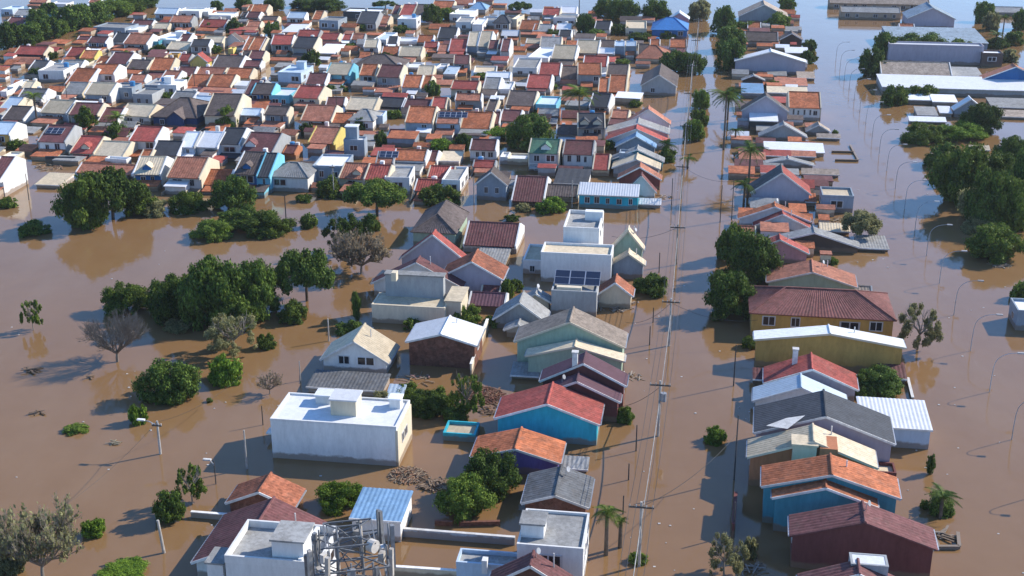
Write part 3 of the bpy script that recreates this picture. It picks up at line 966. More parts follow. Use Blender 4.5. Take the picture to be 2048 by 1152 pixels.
parse_table(CLEARING_ROW_EAST, 500, 230, 3.938, town=1)
TOWN_EAST = """
A 330 470 117 66 2.2 red white
A 470 600 102 52 2.0 white white
F 420 600 138 108 2.4 grey white
A 145 300 232 162 1.4 orange cream
F 92 132 150 112 3.0 white cream
F 0 90 172 118 2.2 charcoal grey
A 0 150 282 240 2.2 white charcoal
A 255 400 247 192 1.1 grey white
A 440 560 232 186 1.1 white white
A 460 560 282 238 1.3 charcoal white
A 740 862 232 168 1.6 charcoal white
F 990 1155 222 162 2.0 cream cream
H 1190 1480 237 138 2.2 blue blue
B 1330 1492 152 102 2.8 white pink yb=80
A 1180 1260 352 312 1.1 orange white
A 1335 1470 372 312 1.3 orange white
A 0 72 402 308 2.6 maroon grey
A 200 340 342 306 .9 cream white
A 310 480 367 292 1.1 grey grey
A 590 772 417 318 1.3 cream white
A 780 910 382 318 1.6 brown white
A 750 900 422 378 1.1 white white
A 900 984 362 326 3.0 paleblue bluegrey
A 986 1078 362 326 3.0 paleblue bluegrey
A 400 590 462 356 1.1 cream grey
F 220 380 452 368 1.6 white white
F 100 290 532 455 1.9 grey white
A 1085 1182 432 348 1.6 brown cream
H 1070 1330 462 358 1.1 salmon cream
A 300 472 592 497 2.1 red white
A 470 612 622 522 .9 brown white
A 650 842 522 442 2.2 red white
A 610 802 587 497 3.0 orange grey wf=3
A 835 1007 592 507 1.6 brown white
A 770 852 722 618 1.3 orange cream
A 850 992 727 592 1.3 orange cream
B 1105 1395 682 592 2.0 brown grey yb=498 wf=2
A 200 392 692 588 1.6 red white
F 280 442 822 756 2.2 paleblue cyan
A 40 267 832 716 1.6 brown grey
A -10 152 952 866 1.6 maroon white
A 290 470 912 856 1.1 grey orange
A 700 852 842 736 1.6 charcoal grey
A 610 832 1012 892 2.9 charcoal grey dm=[-.5,.4] dc=cream g=cream
A 440 622 1062 987 1.1 brown white
A 870 1010 930 866 1.1 salmon cream
"""
parse_table(TOWN_EAST, 1000, 0, 3.938, town=1)
STREET_WEST = """
B 985 1342 72 -42 1.6 salmon white yb=-75
B 835 1332 142 65 1.4 grey pink yb=20
B 825 1315 212 112 1.2 red white yb=75
B 905 1228 258 170 1.3 steelblue bluegrey yb=132
B 865 1292 362 272 1.6 grey teal yb=238
F 940 1050 300 270 2.9 paleblue bluegrey
B 880 1262 425 352 1.5 cream grey yb=300
B 925 1272 508 412 1.6 salmon maroon yb=372
B 985 1232 612 482 1.1 maroon white yb=462
S 615 1090 635 535 2.0 white turquoise wf=5 rise=1.1
S 1090 1268 705 655 .6 white white
A 85 345 682 480 .7 maroon brown
A 345 612 642 548 1.0 brown cream
S 420 690 542 418 1.5 charcoal white rib=.9
A 220 462 302 188 3.0 green grey dm=[.1] dc=white
A 490 732 312 198 2.6 maroon white wf=3
A 725 857 432 308 1.1 red cream
F 0 60 330 290 1.2 white white
F 60 215 345 300 1.0 white cream
"""
parse_table(STREET_WEST, 1000, 230, 3.938)
CENTRE = """
K 820 914 466 430 1.9 brown green yb=408 sw=white rise=1.7 bh=.05
B 797 935 522 470 1.7 red mauve yb=462 verge=white
A 925 1032 492 444 1.1 maroon white
B 880 1006 557 524 2.2 rust mauve yb=498
B 740 926 572 526 1.6 maroon white yb=512
B 638 778 724 684 1.3 cream white yb=646 wf=2 wz=1.75 wh=.9
B 810 954 688 669 2.7 white brick yb=631
S 610 766 778 742 .7 darkgrey white rise=.25
B 1028 1249 690 645 3.0 tan green yb=614 verge=cream
B 1050 1248 718 694 2.5 cream green yb=678 verge=cream
B 1079 1252 768 728 2.8 purple maroon yb=703 chim=(-.2,-.6)
B 1065 1240 800 764 2.2 purple maroon yb=745
B 988 1199 844 809 2.2 red turquoise yb=764
B 939 1121 922 899 1.4 orange purple yb=854
B 1042 1177 1012 992 1.4 darkgrey brick yb=930
F 886 950 867 842 .8 cream turquoise wf=0
S 1122 1176 938 912 .5 grey grey
B 448 590 1012 985 1.0 rust brick yb=944
S 697 803 1040 976 2.0 steelblue white rise=.3
B 985 1092 642 606 1.1 grey grey yb=582
B 1040 1102 604 588 1.3 grey cream yb=576
B 1193 1266 592 566 1.6 rust cream yb=548
B 975 1145 1178 1134 2.6 maroon brick yb=1120
S 945 1010 530 485 .5 grey cream
S 770 805 795 768 .7 paleblue white
A 935 1010 612 585 .8 purple brown
A 960 1000 588 572 .8 maroon white
B 1007 1065 662 650 .9 grey grey yb=640
S 1020 1078 752 724 .5 grey green
"""
parse_table(CENTRE)
STREET_EAST = """
B 1478 1576 34 10 1.6 tan grey yb=0
A 1495 1522 57 45 1.2 orange white
A 1490 1556 82 64 1.4 brown grey
B 1560 1606 80 67 1.6 brown wood yb=61
B 1470 1612 124 104 2.6 white mauve yb=97
S 1571 1617 106 94 .9 white grey
S 1595 1630 156 143 .6 tan grey
B 1483 1530 161 151 .9 grey wood yb=147
S 1483 1528 186 166 1.1 steelblue bluegrey
S 1551 1615 171 155 .8 salmon white
S 1535 1615 186 173 .9 cream white
A 1578 1642 216 184 2.4 orange white wf=5
B 1483 1577 223 192 2.6 brown mauve yb=184
S 1500 1556 242 224 1.8 white charcoal
B 1518 1614 274 249 .7 grey grey yb=242
B 1612 1661 264 250 .6 tan grey yb=243
S 1634 1681 276 267 .5 tan grey
S 1530 1648 304 284 .7 white white
S 1528 1582 312 299 .6 red white
S 1582 1632 313 301 .6 salmon white
B 1524 1628 330 318 .6 grey grey yb=312
S 1521 1552 346 330 1.0 red white
S 1604 1678 349 337 .5 tan grey
B 1502 1621 388 346 1.6 darkgrey mauve yb=328 rc2=red
S 1610 1633 404 386 .7 orange cream
F 1646 1707 391 374 2.5 cream bluegrey wf=1
B 1477 1620 441 414 1.3 orange white yb=404
B 1508 1620 455 429 .9 red white yb=422
B 1536 1718 492 466 .8 grey wood yb=453
S 1716 1778 497 470 .5 grey wood rise=.1
B 1500 1617 506 480 1.4 red pink yb=468
B 1536 1711 570 545 1.4 salmon green yb=519 rot=-2.2
H 1502 1788 634 577 2.7 rosy ochre wf=5 hi=4.0 cap=0
B 1512 1806 688 668 3.0 white ochre yb=650 verge=cream
B 1530 1713 774 739 1.4 red mauve yb=706 chim=(-.35,.3) rot=-2.2
S 1760 1814 757 724 .6 maroon grey
B 1508 1692 810 776 1.2 paleblue white yb=748 rot=-2.2
B 1512 1784 878 834 3.0 charcoal mauve yb=780 rot=-2.2
B 1498 1750 926 884 2.8 cream orange yb=848 verge=cream rot=-2.2
B 1527 1795 986 951 3.4 orange teal yb=908 rot=-2.2
B 1547 1752 1006 977 3.1 orange teal yb=956 rot=-2.2
B 1584 1868 1086 1046 2.9 maroon maroon yb=1003 verge=0 rot=-2.2
B 1600 1830 1190 1150 2.6 maroon maroon yb=1120 rot=-2.2
S 1726 1863 856 796 2.1 white paleblue rise=.4
S 1506 1558 760 736 .8 maroon wood
F 1746 1792 944 924 1.2 cream maroon wf=0
S 1500 1530 640 615 .5 grey wood
A 1700 1745 590 572 .5 tan grey
S 1640 1700 462 446 .5 cream grey
A 1470 1512 470 452 .7 salmon white
"""
parse_table(STREET_EAST.replace('verge=\n', 'verge=0\n'))
SHEDS_EAST = """
A 1663 1856 8 -6 1.6 tan tan
A 1684 1800 25 14 1.9 grey tan
B 1816 1910 38 16 2.4 slate mauve yb=4
S 1785 1973 84 54 2.5 slate steel
F 1783 1964 90 84 4.2 white mauve wf=0
A 1765 1902 150 124 1.2 tan grey wf=0
S 1770 2070 178 152 1.5 white grey
S 1818 1866 200 187 .9 white grey
S 1866 1915 204 189 .9 white grey
S 1835 1876 230 213 .8 grey white
S 1880 1905 226 212 .8 white white
B 1908 1972 222 199 1.3 white bluegrey yb=192
B 1968 2090 160 134 1.9 salmon blue yb=127
F 1966 2006 106 100 3.0 white brown wf=1
S 1902 1965 152 134 1.0 grey grey
S 1985 2060 215 196 .7 grey wood
S 2005 2060 234 220 .5 tan grey
S 1820 1892 243 233 .5 white grey
F 2038 2110 622 598 2.4 white bluegrey wf=0
A 1800 1830 60 48 1.2 rust white
A 1985 2048 25 14 1.0 grey grey
S 1940 1980 300 290 .4 cream grey
"""
WALLC['steel'] = (.22, .29, .38)
parse_table(SHEDS_EAST, cat='warehouse', group='warehouses beyond the canal')
# ------------------------------------------------------------------ trees: kind, leaf colour, middle, waterline row, width and height in the photo
TREES = """
round dark 418 664 150 142
round dark 348 652 120 92
round mid 470 668 90 70
round mid 385 600 80 52
bush olive 350 668 60 30
round mid 240 632 100 62
round dark 505 642 112 118
round dark 330 640 110 85
spread dark 612 604 135 104
bush mid 577 648 70 48
bush mid 528 700 42 36
open olive 465 712 125 80
bush dark 320 812 132 96
bush bright 442 772 74 64
bush bright 272 850 40 46
bush mid 145 870 52 20
open mid 65 662 48 58
bush bright 180 1080 52 42
bush olive 18 1152 60 60
round dark 332 1052 66 64
open mid 383 1010 70 74
bush bright 235 1165 110 32
bush mid 418 806 14 10
round mid 158 464 120 112
spread dark 222 440 150 102
round mid 260 435 90 60
bush olive 300 434 64 38
bush dark 56 474 72 38
bush mid 8 418 40 26
bush mid 365 428 90 46
round dark 455 425 104 70
bush mid 412 484 92 46
bush mid 520 476 116 56
bush dark 465 462 100 50
bush bright 440 480 40 30
bush mid 617 458 36 36
spread mid 752 432 140 72
bush dark 737 468 42 46
open dark 690 510 92 76
bush mid 876 412 84 46
bush mid 655 398 62 46
bush mid 605 406 36 20
bush bright 1100 428 62 36
bush olive 1045 424 36 18
round dark 1058 304 112 72
bush bright 982 282 78 30
bush bright 884 304 62 28
round dark 925 302 44 34
bush dark 1022 444 34 16
bush dark 1300 594 74 52
bush mid 1232 612 42 26
open mid 932 832 74 80
bush dark 842 838 96 58
bush mid 810 800 60 36
bush mid 872 818 70 44
bush dark 905 846 62 40
bush olive 760 812 44 30
bush mid 1012 600 34 40
bush mid 985 655 40 26
bush dark 1110 700 30 20
bush mid 1500 700 36 30
bush mid 1735 800 50 30
round dark 975 1000 128 92
round mid 925 1042 128 84
bush bright 668 1028 104 60
bush dark 690 672 64 32
bush mid 822 662 40 24
bush mid 930 650 62 44
column dark 712 642 24 62
bush mid 1000 590 44 38
bush mid 1030 585 36 28
round dark 1500 566 128 104
round dark 1456 642 118 96
round mid 1460 525 62 76
round dark 1525 560 70 60
bush bright 1430 890 50 38
bush mid 1330 325 48 34
open olive 1448 1156 96 78
bush olive 1500 1120 30 50
bush mid 1250 848 42 36
bush mid 1275 1130 42 24
open olive 1835 702 96 86
bush dark 1762 796 112 60
spread olive 1722 478 92 56
column dark 1861 950 22 42
bush dark 1880 1036 74 48
bush mid 1665 530 26 18
round dark 1745 154 58 58
round dark 1768 120 62 54
bush dark 1848 114 110 50
bush dark 1915 114 70 40
bush mid 1790 212 58 44
bush mid 1845 205 74 36
bush mid 1852 290 92 48
bush bright 1925 284 118 38
round dark 1968 268 92 58
bush dark 1892 340 84 54
round mid 1930 416 140 122
round olive 1950 446 80 70
round dark 2032 340 90 64
round dark 1985 462 112 118
round mid 2030 470 110 110
round dark 2008 402 110 92
bush olive 1960 470 70 40
round mid 1945 372 76 60
round dark 2060 440 120 138
bush dark 1910 370 70 40
round mid 1995 526 130 74
bush mid 2042 602 40 46
round mid 1970 45 46 40
round olive 1985 62 40 36
bush dark 1998 98 50 26
round dark 2030 92 44 28
bush olive 2020 125 40 28
round dark 2042 60 40 40
round dark 1465 142 78 62
round dark 1450 70 62 56
round dark 1460 105 70 50
bush mid 1490 66 60 24
bush mid 1555 55 60 32
bush dark 1620 102 32 26
bush dark 1618 128 34 30
bush mid 1575 20 40 30
bush mid 1670 272 14 14
bush mid 1548 178 32 20
round dark 1350 146 68 44
round dark 1388 150 54 42
round dark 1310 46 62 44
round dark 1250 45 66 44
round dark 1215 36 64 40
round dark 1170 66 44 38
bush dark 1238 70 40 24
round olive 1400 42 52 42
spread dark 1040 24 52 20
bush mid 1190 76 40 20
bush mid 1280 82 50 18
bush mid 1105 75 44 18
bush mid 1340 78 44 18
round mid 1400 220 46 40
round mid 1385 284 52 44
round mid 1398 255 40 36
bush mid 1245 130 30 14
round dark 12 98 66 52
round dark 48 92 70 44
round dark 88 80 74 48
round mid 110 72 50 30
round dark 135 64 84 52
round dark 172 50 84 42
round mid 212 36 92 36
round mid 250 26 70 30
round dark 285 16 60 26
round dark 95 40 40 34
round dark 70 60 50 40
round dark 430 22 30 20
round dark 482 18 44 26
round dark 545 22 46 28
round dark 640 24 92 28
round dark 600 16 60 20
round mid 862 48 44 38
round mid 890 40 40 24
spread dark 770 16 50 14
bush dark 462 64 44 30
bush dark 415 62 36 20
bush dark 310 110 48 20
bush dark 420 108 40 20
bush dark 862 192 36 32
bush dark 620 132 40 34
bush dark 540 72 36 32
bush mid 720 62 30 18
bush dark 800 66 40 16
bush mid 168 262 54 50
bush dark 225 282 62 42
bush mid 210 250 40 26
bush mid 448 258 48 52
bush dark 610 272 32 28
bush dark 760 292 30 32
bush dark 720 262 36 30
bush mid 785 238 36 20
bush mid 880 112 46 12
bush mid 835 118 40 14
bush dark 660 186 24 18
bush dark 685 184 20 14
bush dark 70 156 34 22
bush dark 370 175 30 22
bush mid 1270 215 30 16
bush dark 1310 165 30 14
bush mid 960 160 34 16
bush dark 330 205 40 22
bush mid 690 290 36 24
bush dark 560 300 34 20
bush dark 930 190 30 16
bush mid 480 210 30 18
bush dark 270 150 36 18
bush dark 520 120 36 18
bush mid 700 100 34 16
bush dark 770 120 34 16
bush dark 1080 230 34 22
bush mid 1130 330 34 20
bush dark 1215 300 34 22
bush dark 90 120 40 20
bush mid 250 118 30 16
bush dark 180 205 34 20
bush mid 30 300 40 24
bush mid 860 330 34 20
bush dark 800 215 30 18
bush dark 1160 150 30 18
bush mid 1005 110 30 16
bush mid 900 155 30 14
bush mid 985 160 20 20
bush dark 1100 180 30 14
bush dark 1018 180 26 16
"""
for ln in TREES.strip().splitlines():
    k, c, x, y, w, h = ln.split()
    tree(k, c, *map(float, (x, y, w, h)))
bare_tree(234, 724, 145, 98, label='leafless grey-brown tree casting a twig shadow on open water')
bare_tree(85, 1158, 185, 140, label='sparse olive tree in the bottom left corner', col='olive', leafy=2600)
bare_tree(722, 548, 130, 80, label='dry brown thicket between clearing and maroon house', col='brown', leafy=4000)
bare_tree(540, 788, 64, 42, label='small dry brown shrub left of the flat white building', col='brown', leafy=900)
for a in ((1495, 398, 66, 104), (1487, 412, 50, 50), (1447, 300, 72, 118), (1470, 290, 36, 34), (1212, 1110, 66, 92), (1158, 240, 74, 60), (1335, 318, 44, 34),
          (75, 252, 40, 66), (1880, 1036, 72, 50), (236, 262, 50, 34), (1240, 1095, 30, 55), (1455, 240, 60, 50), (1990, 95, 36, 30), (2005, 70, 30, 38), (1375, 338, 36, 26)):
    palm(*a, col='dark' if a[0] > 1400 else 'mid')

# ------------------------------------------------------------------ back-yard roofs and walls that fill the plots of the town, each part of the nearest house
def infill(seed, area, skip, most):
    rr = random.Random(seed)
    boxes = [(f[0], f[1], f[3] + .2, f[4] + .2, f[5]) for f in FOOT]
    def free(x, y, r):
        for (bx, by, hx, hy, rz) in boxes:
            dx, dy = x - bx, y - by
            c, s_ = math.cos(-rz), math.sin(-rz)
            lx, ly = c * dx - s_ * dy, s_ * dx + c * dy
            if abs(lx) < hx + r and abs(ly) < hy + r: return False
        return True
    town = [f for f in FOOT if f[6]['category'] == 'house']
    n = 0
    for _ in range(9000):
        px, py = rr.uniform(area[0], area[1]), rr.uniform(area[2], area[3])
        if skip(px, py): continue
        P = G(px, py); r = rr.uniform(.8, 2.0)
        if not free(P.x, P.y, r): continue
        f = min(town, key=lambda q: (q[0] - P.x) ** 2 + (q[1] - P.y) ** 2)
        if math.hypot(f[0] - P.x, f[1] - P.y) > 11: continue
        e = f[6]; l = Matrix.Rotation(-f[5], 3, 'Z') @ (P - e.location)
        hx, hy = r * rr.uniform(.9, 1.5), r * rr.uniform(.8, 1.2)
        z = rr.choice((rr.uniform(.2, .8), rr.uniform(.6, 1.5)))
        mb = MB(); mb.box(l.x - hx + .1, l.x + hx - .1, l.y - hy + .15, l.y + hy - .1, -1, z - .07)
        o = mb.build('outbuilding', wall_mat(rr.choice(('white', 'white', 'cream', 'grey', 'tan', f[8]))), e)
        rc = rr.choice(('orange', 'salmon', 'orange', 'brown', 'maroon', 'grey', 'white', 'salmon', 'orange', 'red'))
        mb = MB(); k = rr.random()
        if k < .45:
            mb.slope((l.x - hx, l.y - hy, z), (l.x + hx, l.y - hy, z), (l.x - hx, l.y + hy, z + .35), (l.x + hx, l.y + hy, z + .35), .08)
        elif k < .85:
            t = hy * .45
            mb.slope((l.x - hx, l.y - hy, z), (l.x + hx, l.y - hy, z), (l.x - hx, l.y, z + t), (l.x + hx, l.y, z + t), .08)
            mb.slope((l.x + hx, l.y + hy, z), (l.x - hx, l.y + hy, z), (l.x + hx, l.y, z + t), (l.x - hx, l.y, z + t), .08)
        else: mb.box(l.x - hx, l.x + hx, l.y - hy, l.y + hy, z - .06, z + .1)
        mb.build('outbuilding_roof', roof_mat(rc), o)
        boxes.append((P.x, P.y, hx + .1, hy + .1, f[5])); n += 1
        if n > most: break
infill(21, (-20, 1330, 6, 385), lambda x, y: (x < 320 and y < 110 - x * .33) or y > 385 - 55 * (x < 560) - 20 * (x < 140) or (x > 1200 and y > 120), 330)      # not in the wood, the clearing or the street
infill(5, (1478, 1660, 10, 530), lambda x, y: x > 1590 + y * .14 or x < 1450 + y * .09, 90)
infill(8, (1180, 1330, 120, 300), lambda x, y: x > 1300, 10)
# ------------------------------------------------------------------ the larger buildings with terraces, towers and walls
def loc(e, px, py, z):
    """photo point at height z, in the thing's own axes"""
    p = G(px, py, z) - e.location
    return Matrix.Rotation(-e.rotation_euler.z, 3, 'Z') @ p

def rblock(e, name, px0, px1, py_front, py_back, z0, z1, wall, top=None):
    """a box on a building: px0-px1 is its front top edge at row py_front, py_back its rear top edge"""
    a, b, c = loc(e, px0, py_front, z1), loc(e, px1, py_front, z1), loc(e, (px0 + px1) / 2, py_back, z1)
    ym = (a.y + b.y) / 2
    return block(e, name, a.x, b.x, ym, max(ym + .6, c.y), z0, z1, wall, top)

# white three-sided block left of the middle, with stair tower and side strip
e, i = house('F', 537, 794, 845, 790, 3.9, 'white', 'white', wf=0, par=.22, name='flat_roofed_house', label='flat-roofed white building with beige stair tower, its blank wall facing camera')
rblock(e, 'stair_tower', 659, 712, 802, 782, 3.7, 5.2, 'cream', 'white')
rblock(e, 'tank_house', 630, 660, 793, 780, 3.7, 4.5, 'white', 'white')
rblock(e, 'tank_house', 778, 800, 800, 790, 3.7, 4.6, 'white', 'white')
b = MB(); b.box(i['hx'] - .12, i['hx'] + .12, -i['hy'] - .03, i['hy'], -1, 3.5); b.build('side_wall', wall_mat('cream'), e)
windows(e, 2, -i['hy'] * .6, i['hy'] * .4, i['hx'] + .12, 2.6, h=1.0, face='r')
b = MB(); b.box(-i['hx'] - 1.6, -i['hx'] - .01, i['hy'] * .1, i['hy'] * .5, .7, .85); b.build('canopy', TRIM, e)

# terraced building in the bottom foreground
e, i = house('F', 446, 640, 1118, 1042, 5.2, 'grey', 'white', wf=0, par=.6, name='flat_roofed_house',   label='white terraced building with rooftop box behind the antenna mast')
rblock(e, 'stair_tower', 541, 607, 1084, 1046, 4.65, 6.4, 'white', 'grey')
rblock(e, 'lower_wing', 412, 446, 1128, 1098, -1, 4.2, 'white', 'grey')
rblock(e, 'party_wall', 596, 604, 1118, 1050, 4.65, 5.3, 'white')
# large maroon roof stepping down behind it
e, i = house('B', 378, 604, 1135, 1092, 1.4, 'maroon', 'white', yb=990, name='house', label='long maroon-roofed house running behind the terraced white building')
# white flat-roofed house at the bottom by the street
e, i = house('F', 1034, 1166, 1092, 1020, 3.6, 'grey', 'white', wf=1, par=.25, name='flat_roofed_house', label='flat-roofed pale house with rooftop tank box beside the palm at bottom')
rblock(e, 'tank_house', 1041, 1088, 1050, 1026, 3.4, 4.5, 'white', 'grey')
e, i = house('F', 912, 1034, 1128, 1100, 1.9, 'grey', 'paleblue', wf=0, name='flat_roofed_house', label='low flat-roofed pale annex left of the pale house at bottom')
rblock(e, 'chimney', 963, 974, 1122, 1115, 1.6, 2.7, 'white')

# beige building with a rough grey upper storey
e, i = house('F', 742, 890, 612, 588, 2.2, 'cream', 'cream', wf=0, par=.12, name='house', label='beige building with bare grey upper wall behind the white gabled house')
rblock(e, 'upper_storey', 768, 888, 552, 545, 2.1, 4.7, 'grey', 'grey')
rblock(e, 'parapet_wall', 782, 792, 546, 540, 4.6, 5.6, 'cream')
rblock(e, 'side_wing', 890, 922, 604, 575, -1, 2.6, 'cream', 'cream')

# stacked white buildings by the street corner
e, i = house('F', 1082, 1222, 507, 486, 3.8, 'cream', 'white', wf=0, name='flat_roofed_house', label='wide white flat-roofed building below the tall grey block')
e, i = house('F', 1127, 1198, 455, 420, 5.4, 'grey', 'white', wf=0, par=.5, name='flat_roofed_house', label='tall grey-white block with open roof box at the street corner')
rblock(e, 'parapet_wall', 1170, 1206, 424, 419, 4.9, 6.1, 'white')
house('B', 1222, 1288, 500, 462, 2.6, 'cream', 'green', yb=456, verge='cream')
house('B', 1222, 1290, 530, 508, 1.9, 'cream', 'bluegrey', yb=500, verge='cream')
house('F', 1046, 1086, 520, 488, 1.8, 'cream', 'white')
e, i = house('F', 1103, 1193, 582, 562, 3.0, 'grey', 'grey', wf=0, par=.3, name='flat_roofed_house', label='grey block carrying three tilted solar arrays')
solar(e, -1.6, 3, -i['hy'] * .1, 3.2, .5, 1.75, 2.2)
b = MB(); b.box(-i['hx'] * .8, i['hx'] * .3, -i['hy'] * .6, i['hy'] * .2, 2.75, 3.15); b.build('tank_house', wall_mat('rust' if False else 'cream'), e)

def thing_at(px, py):
    return min((r for r in REG), key=lambda r: (r['x'] - px) ** 2 + (r['y'] - py) ** 2)['o']
o = thing_at(1655, 850)      # charcoal roof: fallen patch and pale sheet
h = loc(o, 1570, 848, 4.2); mb = MB(); mb.add([(h.x - 1.6, h.y - .6, h.z), (h.x + .2, h.y - 1.0, h.z + .05), (h.x + 1.7, h.y + .9, h.z + .55), (h.x + .1, h.y + .5, h.z + .35)], [(0, 1, 2, 3)]); mb.build('roof_sheet', TRIM, o)
o = thing_at(1625, 895)      # cream roof: sunken terrace box
rblock(o, 'terrace_box', 1586, 1634, 892, 874, 2.6, 4.5, 'cream', 'cream'); rblock(o, 'terrace_box', 1640, 1676, 898, 872, 2.6, 4.4, 'orange')
e, i = house('F', 1704, 1776, 1130, 1108, 4.3, 'white', 'grey', wf=0, par=.08, label='small white-topped tank box in front of the dark red house')
o = thing_at(1650, 990)
h = loc(o, 1558, 1014, 1.8); g2 = loc(o, 1660, 1018, 1.8); mb = MB(); mb.box(h.x, g2.x, h.y - .12, h.y - .02, 1.72, 1.86); mb.build('string_course', TRIM, o)
o = thing_at(1725, 1060)
rblock(o, 'balcony', 1805, 1862, 1100, 1084, 1.0, 2.0, 'maroon', 'grey')

# ------------------------------------------------------------------ garden walls
def garden_wall(p0, p1, h, col, label, th=.18):
    a, b = G(*p0), G(*p1)
    e = empty('garden_wall', a)
    d = b - a
    def slab(n, w, z0, z1, m):
        s = Vector((-d.y, d.x, 0)).normalized() * w / 2
        mb = MB(); vs = [p + Vector((0, 0, z)) for z in (z0, z1) for p in (-s, s, d + s, d - s)]
        mb.add(vs, [(0, 1, 2, 3), (7, 6, 5, 4), (0, 4, 5, 1), (1, 5, 6, 2), (2, 6, 7, 3), (3, 7, 4, 0)]); mb.build(n, m, e)
    slab('wall', th, -.8, h, wall_mat(col)); slab('coping', th + .1, h, h + .06, TRIM if col in ('white', 'cream', 'paleblue') else wall_mat(col))
    e['kind'] = 'thing'
    tag(e, label, 'wall', 'garden walls above the flood')
    return e
garden_wall((383, 1034), (458, 1040), .5, 'white', 'white garden wall left of the long maroon roof')
garden_wall((802, 1072), (1030, 1090), .7, 'paleblue', 'pale garden wall between blue metal roof and flat-roofed pale house')
garden_wall((975, 660), (942, 752), 1.3, 'cream', 'cream boundary wall beside the brick house')
garden_wall((870, 1050), (905, 1052), .4, 'brick', 'low brick wall left of the tree pair')
garden_wall((918, 1052), (1000, 1050), .35, 'brick', 'low brick wall under the tree pair')
garden_wall((92, 325), (152, 326), 1.0, 'charcoal', 'dark garden wall below the maroon house with solar panels')
garden_wall((1663, 305), (1708, 306), .25, 'brown', 'rear rail of the submerged yard wall by the canal')
garden_wall((1670, 322), (1716, 323), .25, 'brown', 'front rail of the submerged yard wall by the canal')
garden_wall((1716, 322), (1700, 292), .2, 'grey', 'side rail of the submerged yard wall by the canal')
garden_wall((1465, 1075), (1470, 1010), 1.2, 'maroon', 'dark red wall stub in shadow by the street')
garden_wall((1240, 790), (1246, 760), .9, 'white', 'short white wall at the purple house by the street')
garden_wall((1815, 760), (1825, 800), .25, 'white', 'thin white rim wall right of the red-roofed house')
garden_wall((1870, 1098), (1918, 1098), .25, 'grey', 'thin grey yard rim right of the dark red house')
garden_wall((1918, 1098), (1915, 1070), .25, 'grey', 'short grey yard rim end at the canal')
garden_wall((1225, 620), (1270, 606), .15, 'grey', 'drifting grey roof edge near the street bush')
garden_wall((770, 1152), (960, 1165), .9, 'cream', 'cream wall top along the bottom edge')

# ------------------------------------------------------------------ poles, lamps and wires
POLES = {}
def utility_pole(px, py, h, label, arm=1.9, mat=None, r=.14, lean=0.0, lamp=None, drum=False):
    P = G(px, py)
    e = empty('utility_pole', P, -AXIS)
    mb = MB(); mb.tube([(0, 0, -1.5), (lean, 0, h)], [r, r * .7], 8); mb.build('post', mat or CONC, e)
    if arm:
        mb = MB(); mb.box(lean - arm / 2, lean + arm / 2, -.2, -.1, h - .45, h - .32); a = mb.build('crossarm', DKPOLE, e)
        for k in (-.46, -.2, .2, .46):
            q = MB(); q.tube([(lean + arm * k, -.15, h - .32), (lean + arm * k, -.15, h - .16)], [.05, .04], 6); q.build('insulator', TRIM, a)
    if lamp:
        mb = MB(); mb.tube([(lean, 0, h - .5), (lean + lamp * .5, 0, h - .1), (lean + lamp, 0, h)], [.05, .045, .04], 6); a = mb.build('lamp_arm', STEEL, e)
        q = MB(); q.box(lean + lamp - .35, lean + lamp + .35, -.13, .13, h - .05, h + .08); q.build('lamp_head', TRIM, a)
    if drum:
        mb = MB(); mb.tube([(.35, 0, h - 2.0), (.35, 0, h - 1.2)], [.28, .28], 10); mb.build('transformer', STEEL, e)
    tag(e, label, 'utility pole', 'utility poles')
    POLES[label] = (e, arm, h, lean)
    return e

MAIN = []
for (x, y, h, lb, dr) in ((1278, 1132, 5.6, 'utility pole nearest the camera along the left street', False), (1316, 872, 5.6, 'utility pole with transformer beside the turquoise house', True),
        (1338, 692, 5.5, 'utility pole opposite the two dark trees of the left street', False), (1352, 530, 5.4, 'utility pole near the street bush by the stacked white buildings', False),
        (1362, 398, 5.3, 'utility pole beside the white-roofed turquoise house', False), (1369, 310, 5.3, 'utility pole by the red-gabled street houses', False),
        (1376, 240, 5.3, 'utility pole near the two small street trees', False), (1382, 180, 5.3, 'utility pole beside the brown gabled corner house', False),
        (1389, 125, 5.3, 'utility pole among trees at the far left street', False), (1395, 80, 5.3, 'farthest utility pole of the left street', False)):
    MAIN.append(utility_pole(x, y, h, lb, drum=dr, mat=PALEPOLE if h > 5.5 else CONC))
utility_pole(321, 908, 3.3, 'utility pole with lamp arm standing in open water at left', arm=.9, lamp=-1.5, r=.13)
utility_pole(331, 1106, 2.9, 'leaning broken pole below the round dark tree', arm=0, mat=PALEPOLE, lean=-.35)
utility_pole(432, 968, 2.3, 'thin dark post with short arm right of the tree pair at left', arm=0, mat=DKPOLE, r=.06, lamp=-.6)
utility_pole(494, 938, 3.8, 'thin pale post in shadow left of the white building', arm=0, mat=PALEPOLE, r=.09)
utility_pole(526, 850, 2.0, 'thin dark post at the white building rear corner', arm=0, mat=DKPOLE, r=.06)
utility_pole(601, 762, 2.2, 'thin post left of the dark flat porch roof', arm=0, mat=PALEPOLE, r=.07)
utility_pole(658, 682, 2.6, 'pale post left of the white gabled house', arm=0, mat=PALEPOLE, r=.09)
utility_pole(573, 452, 4.6, 'pole between clearing bushes and the grey hipped house', arm=0, mat=DKPOLE, r=.09)
utility_pole(58, 400, 4.0, 'thin pole by the white gable at the left edge', arm=0, mat=DKPOLE, r=.07)
utility_pole(668, 395, 5.0, 'pole in front of the blue-grey columned house', arm=.8, r=.1)
utility_pole(948, 410, 4.2, 'pole in front of the white gabled bungalow at the clearing', arm=0, r=.1)
utility_pole(1144, 415, 4.0, 'pale pole left of the white-roofed turquoise house', arm=0, mat=PALEPOLE, r=.1)
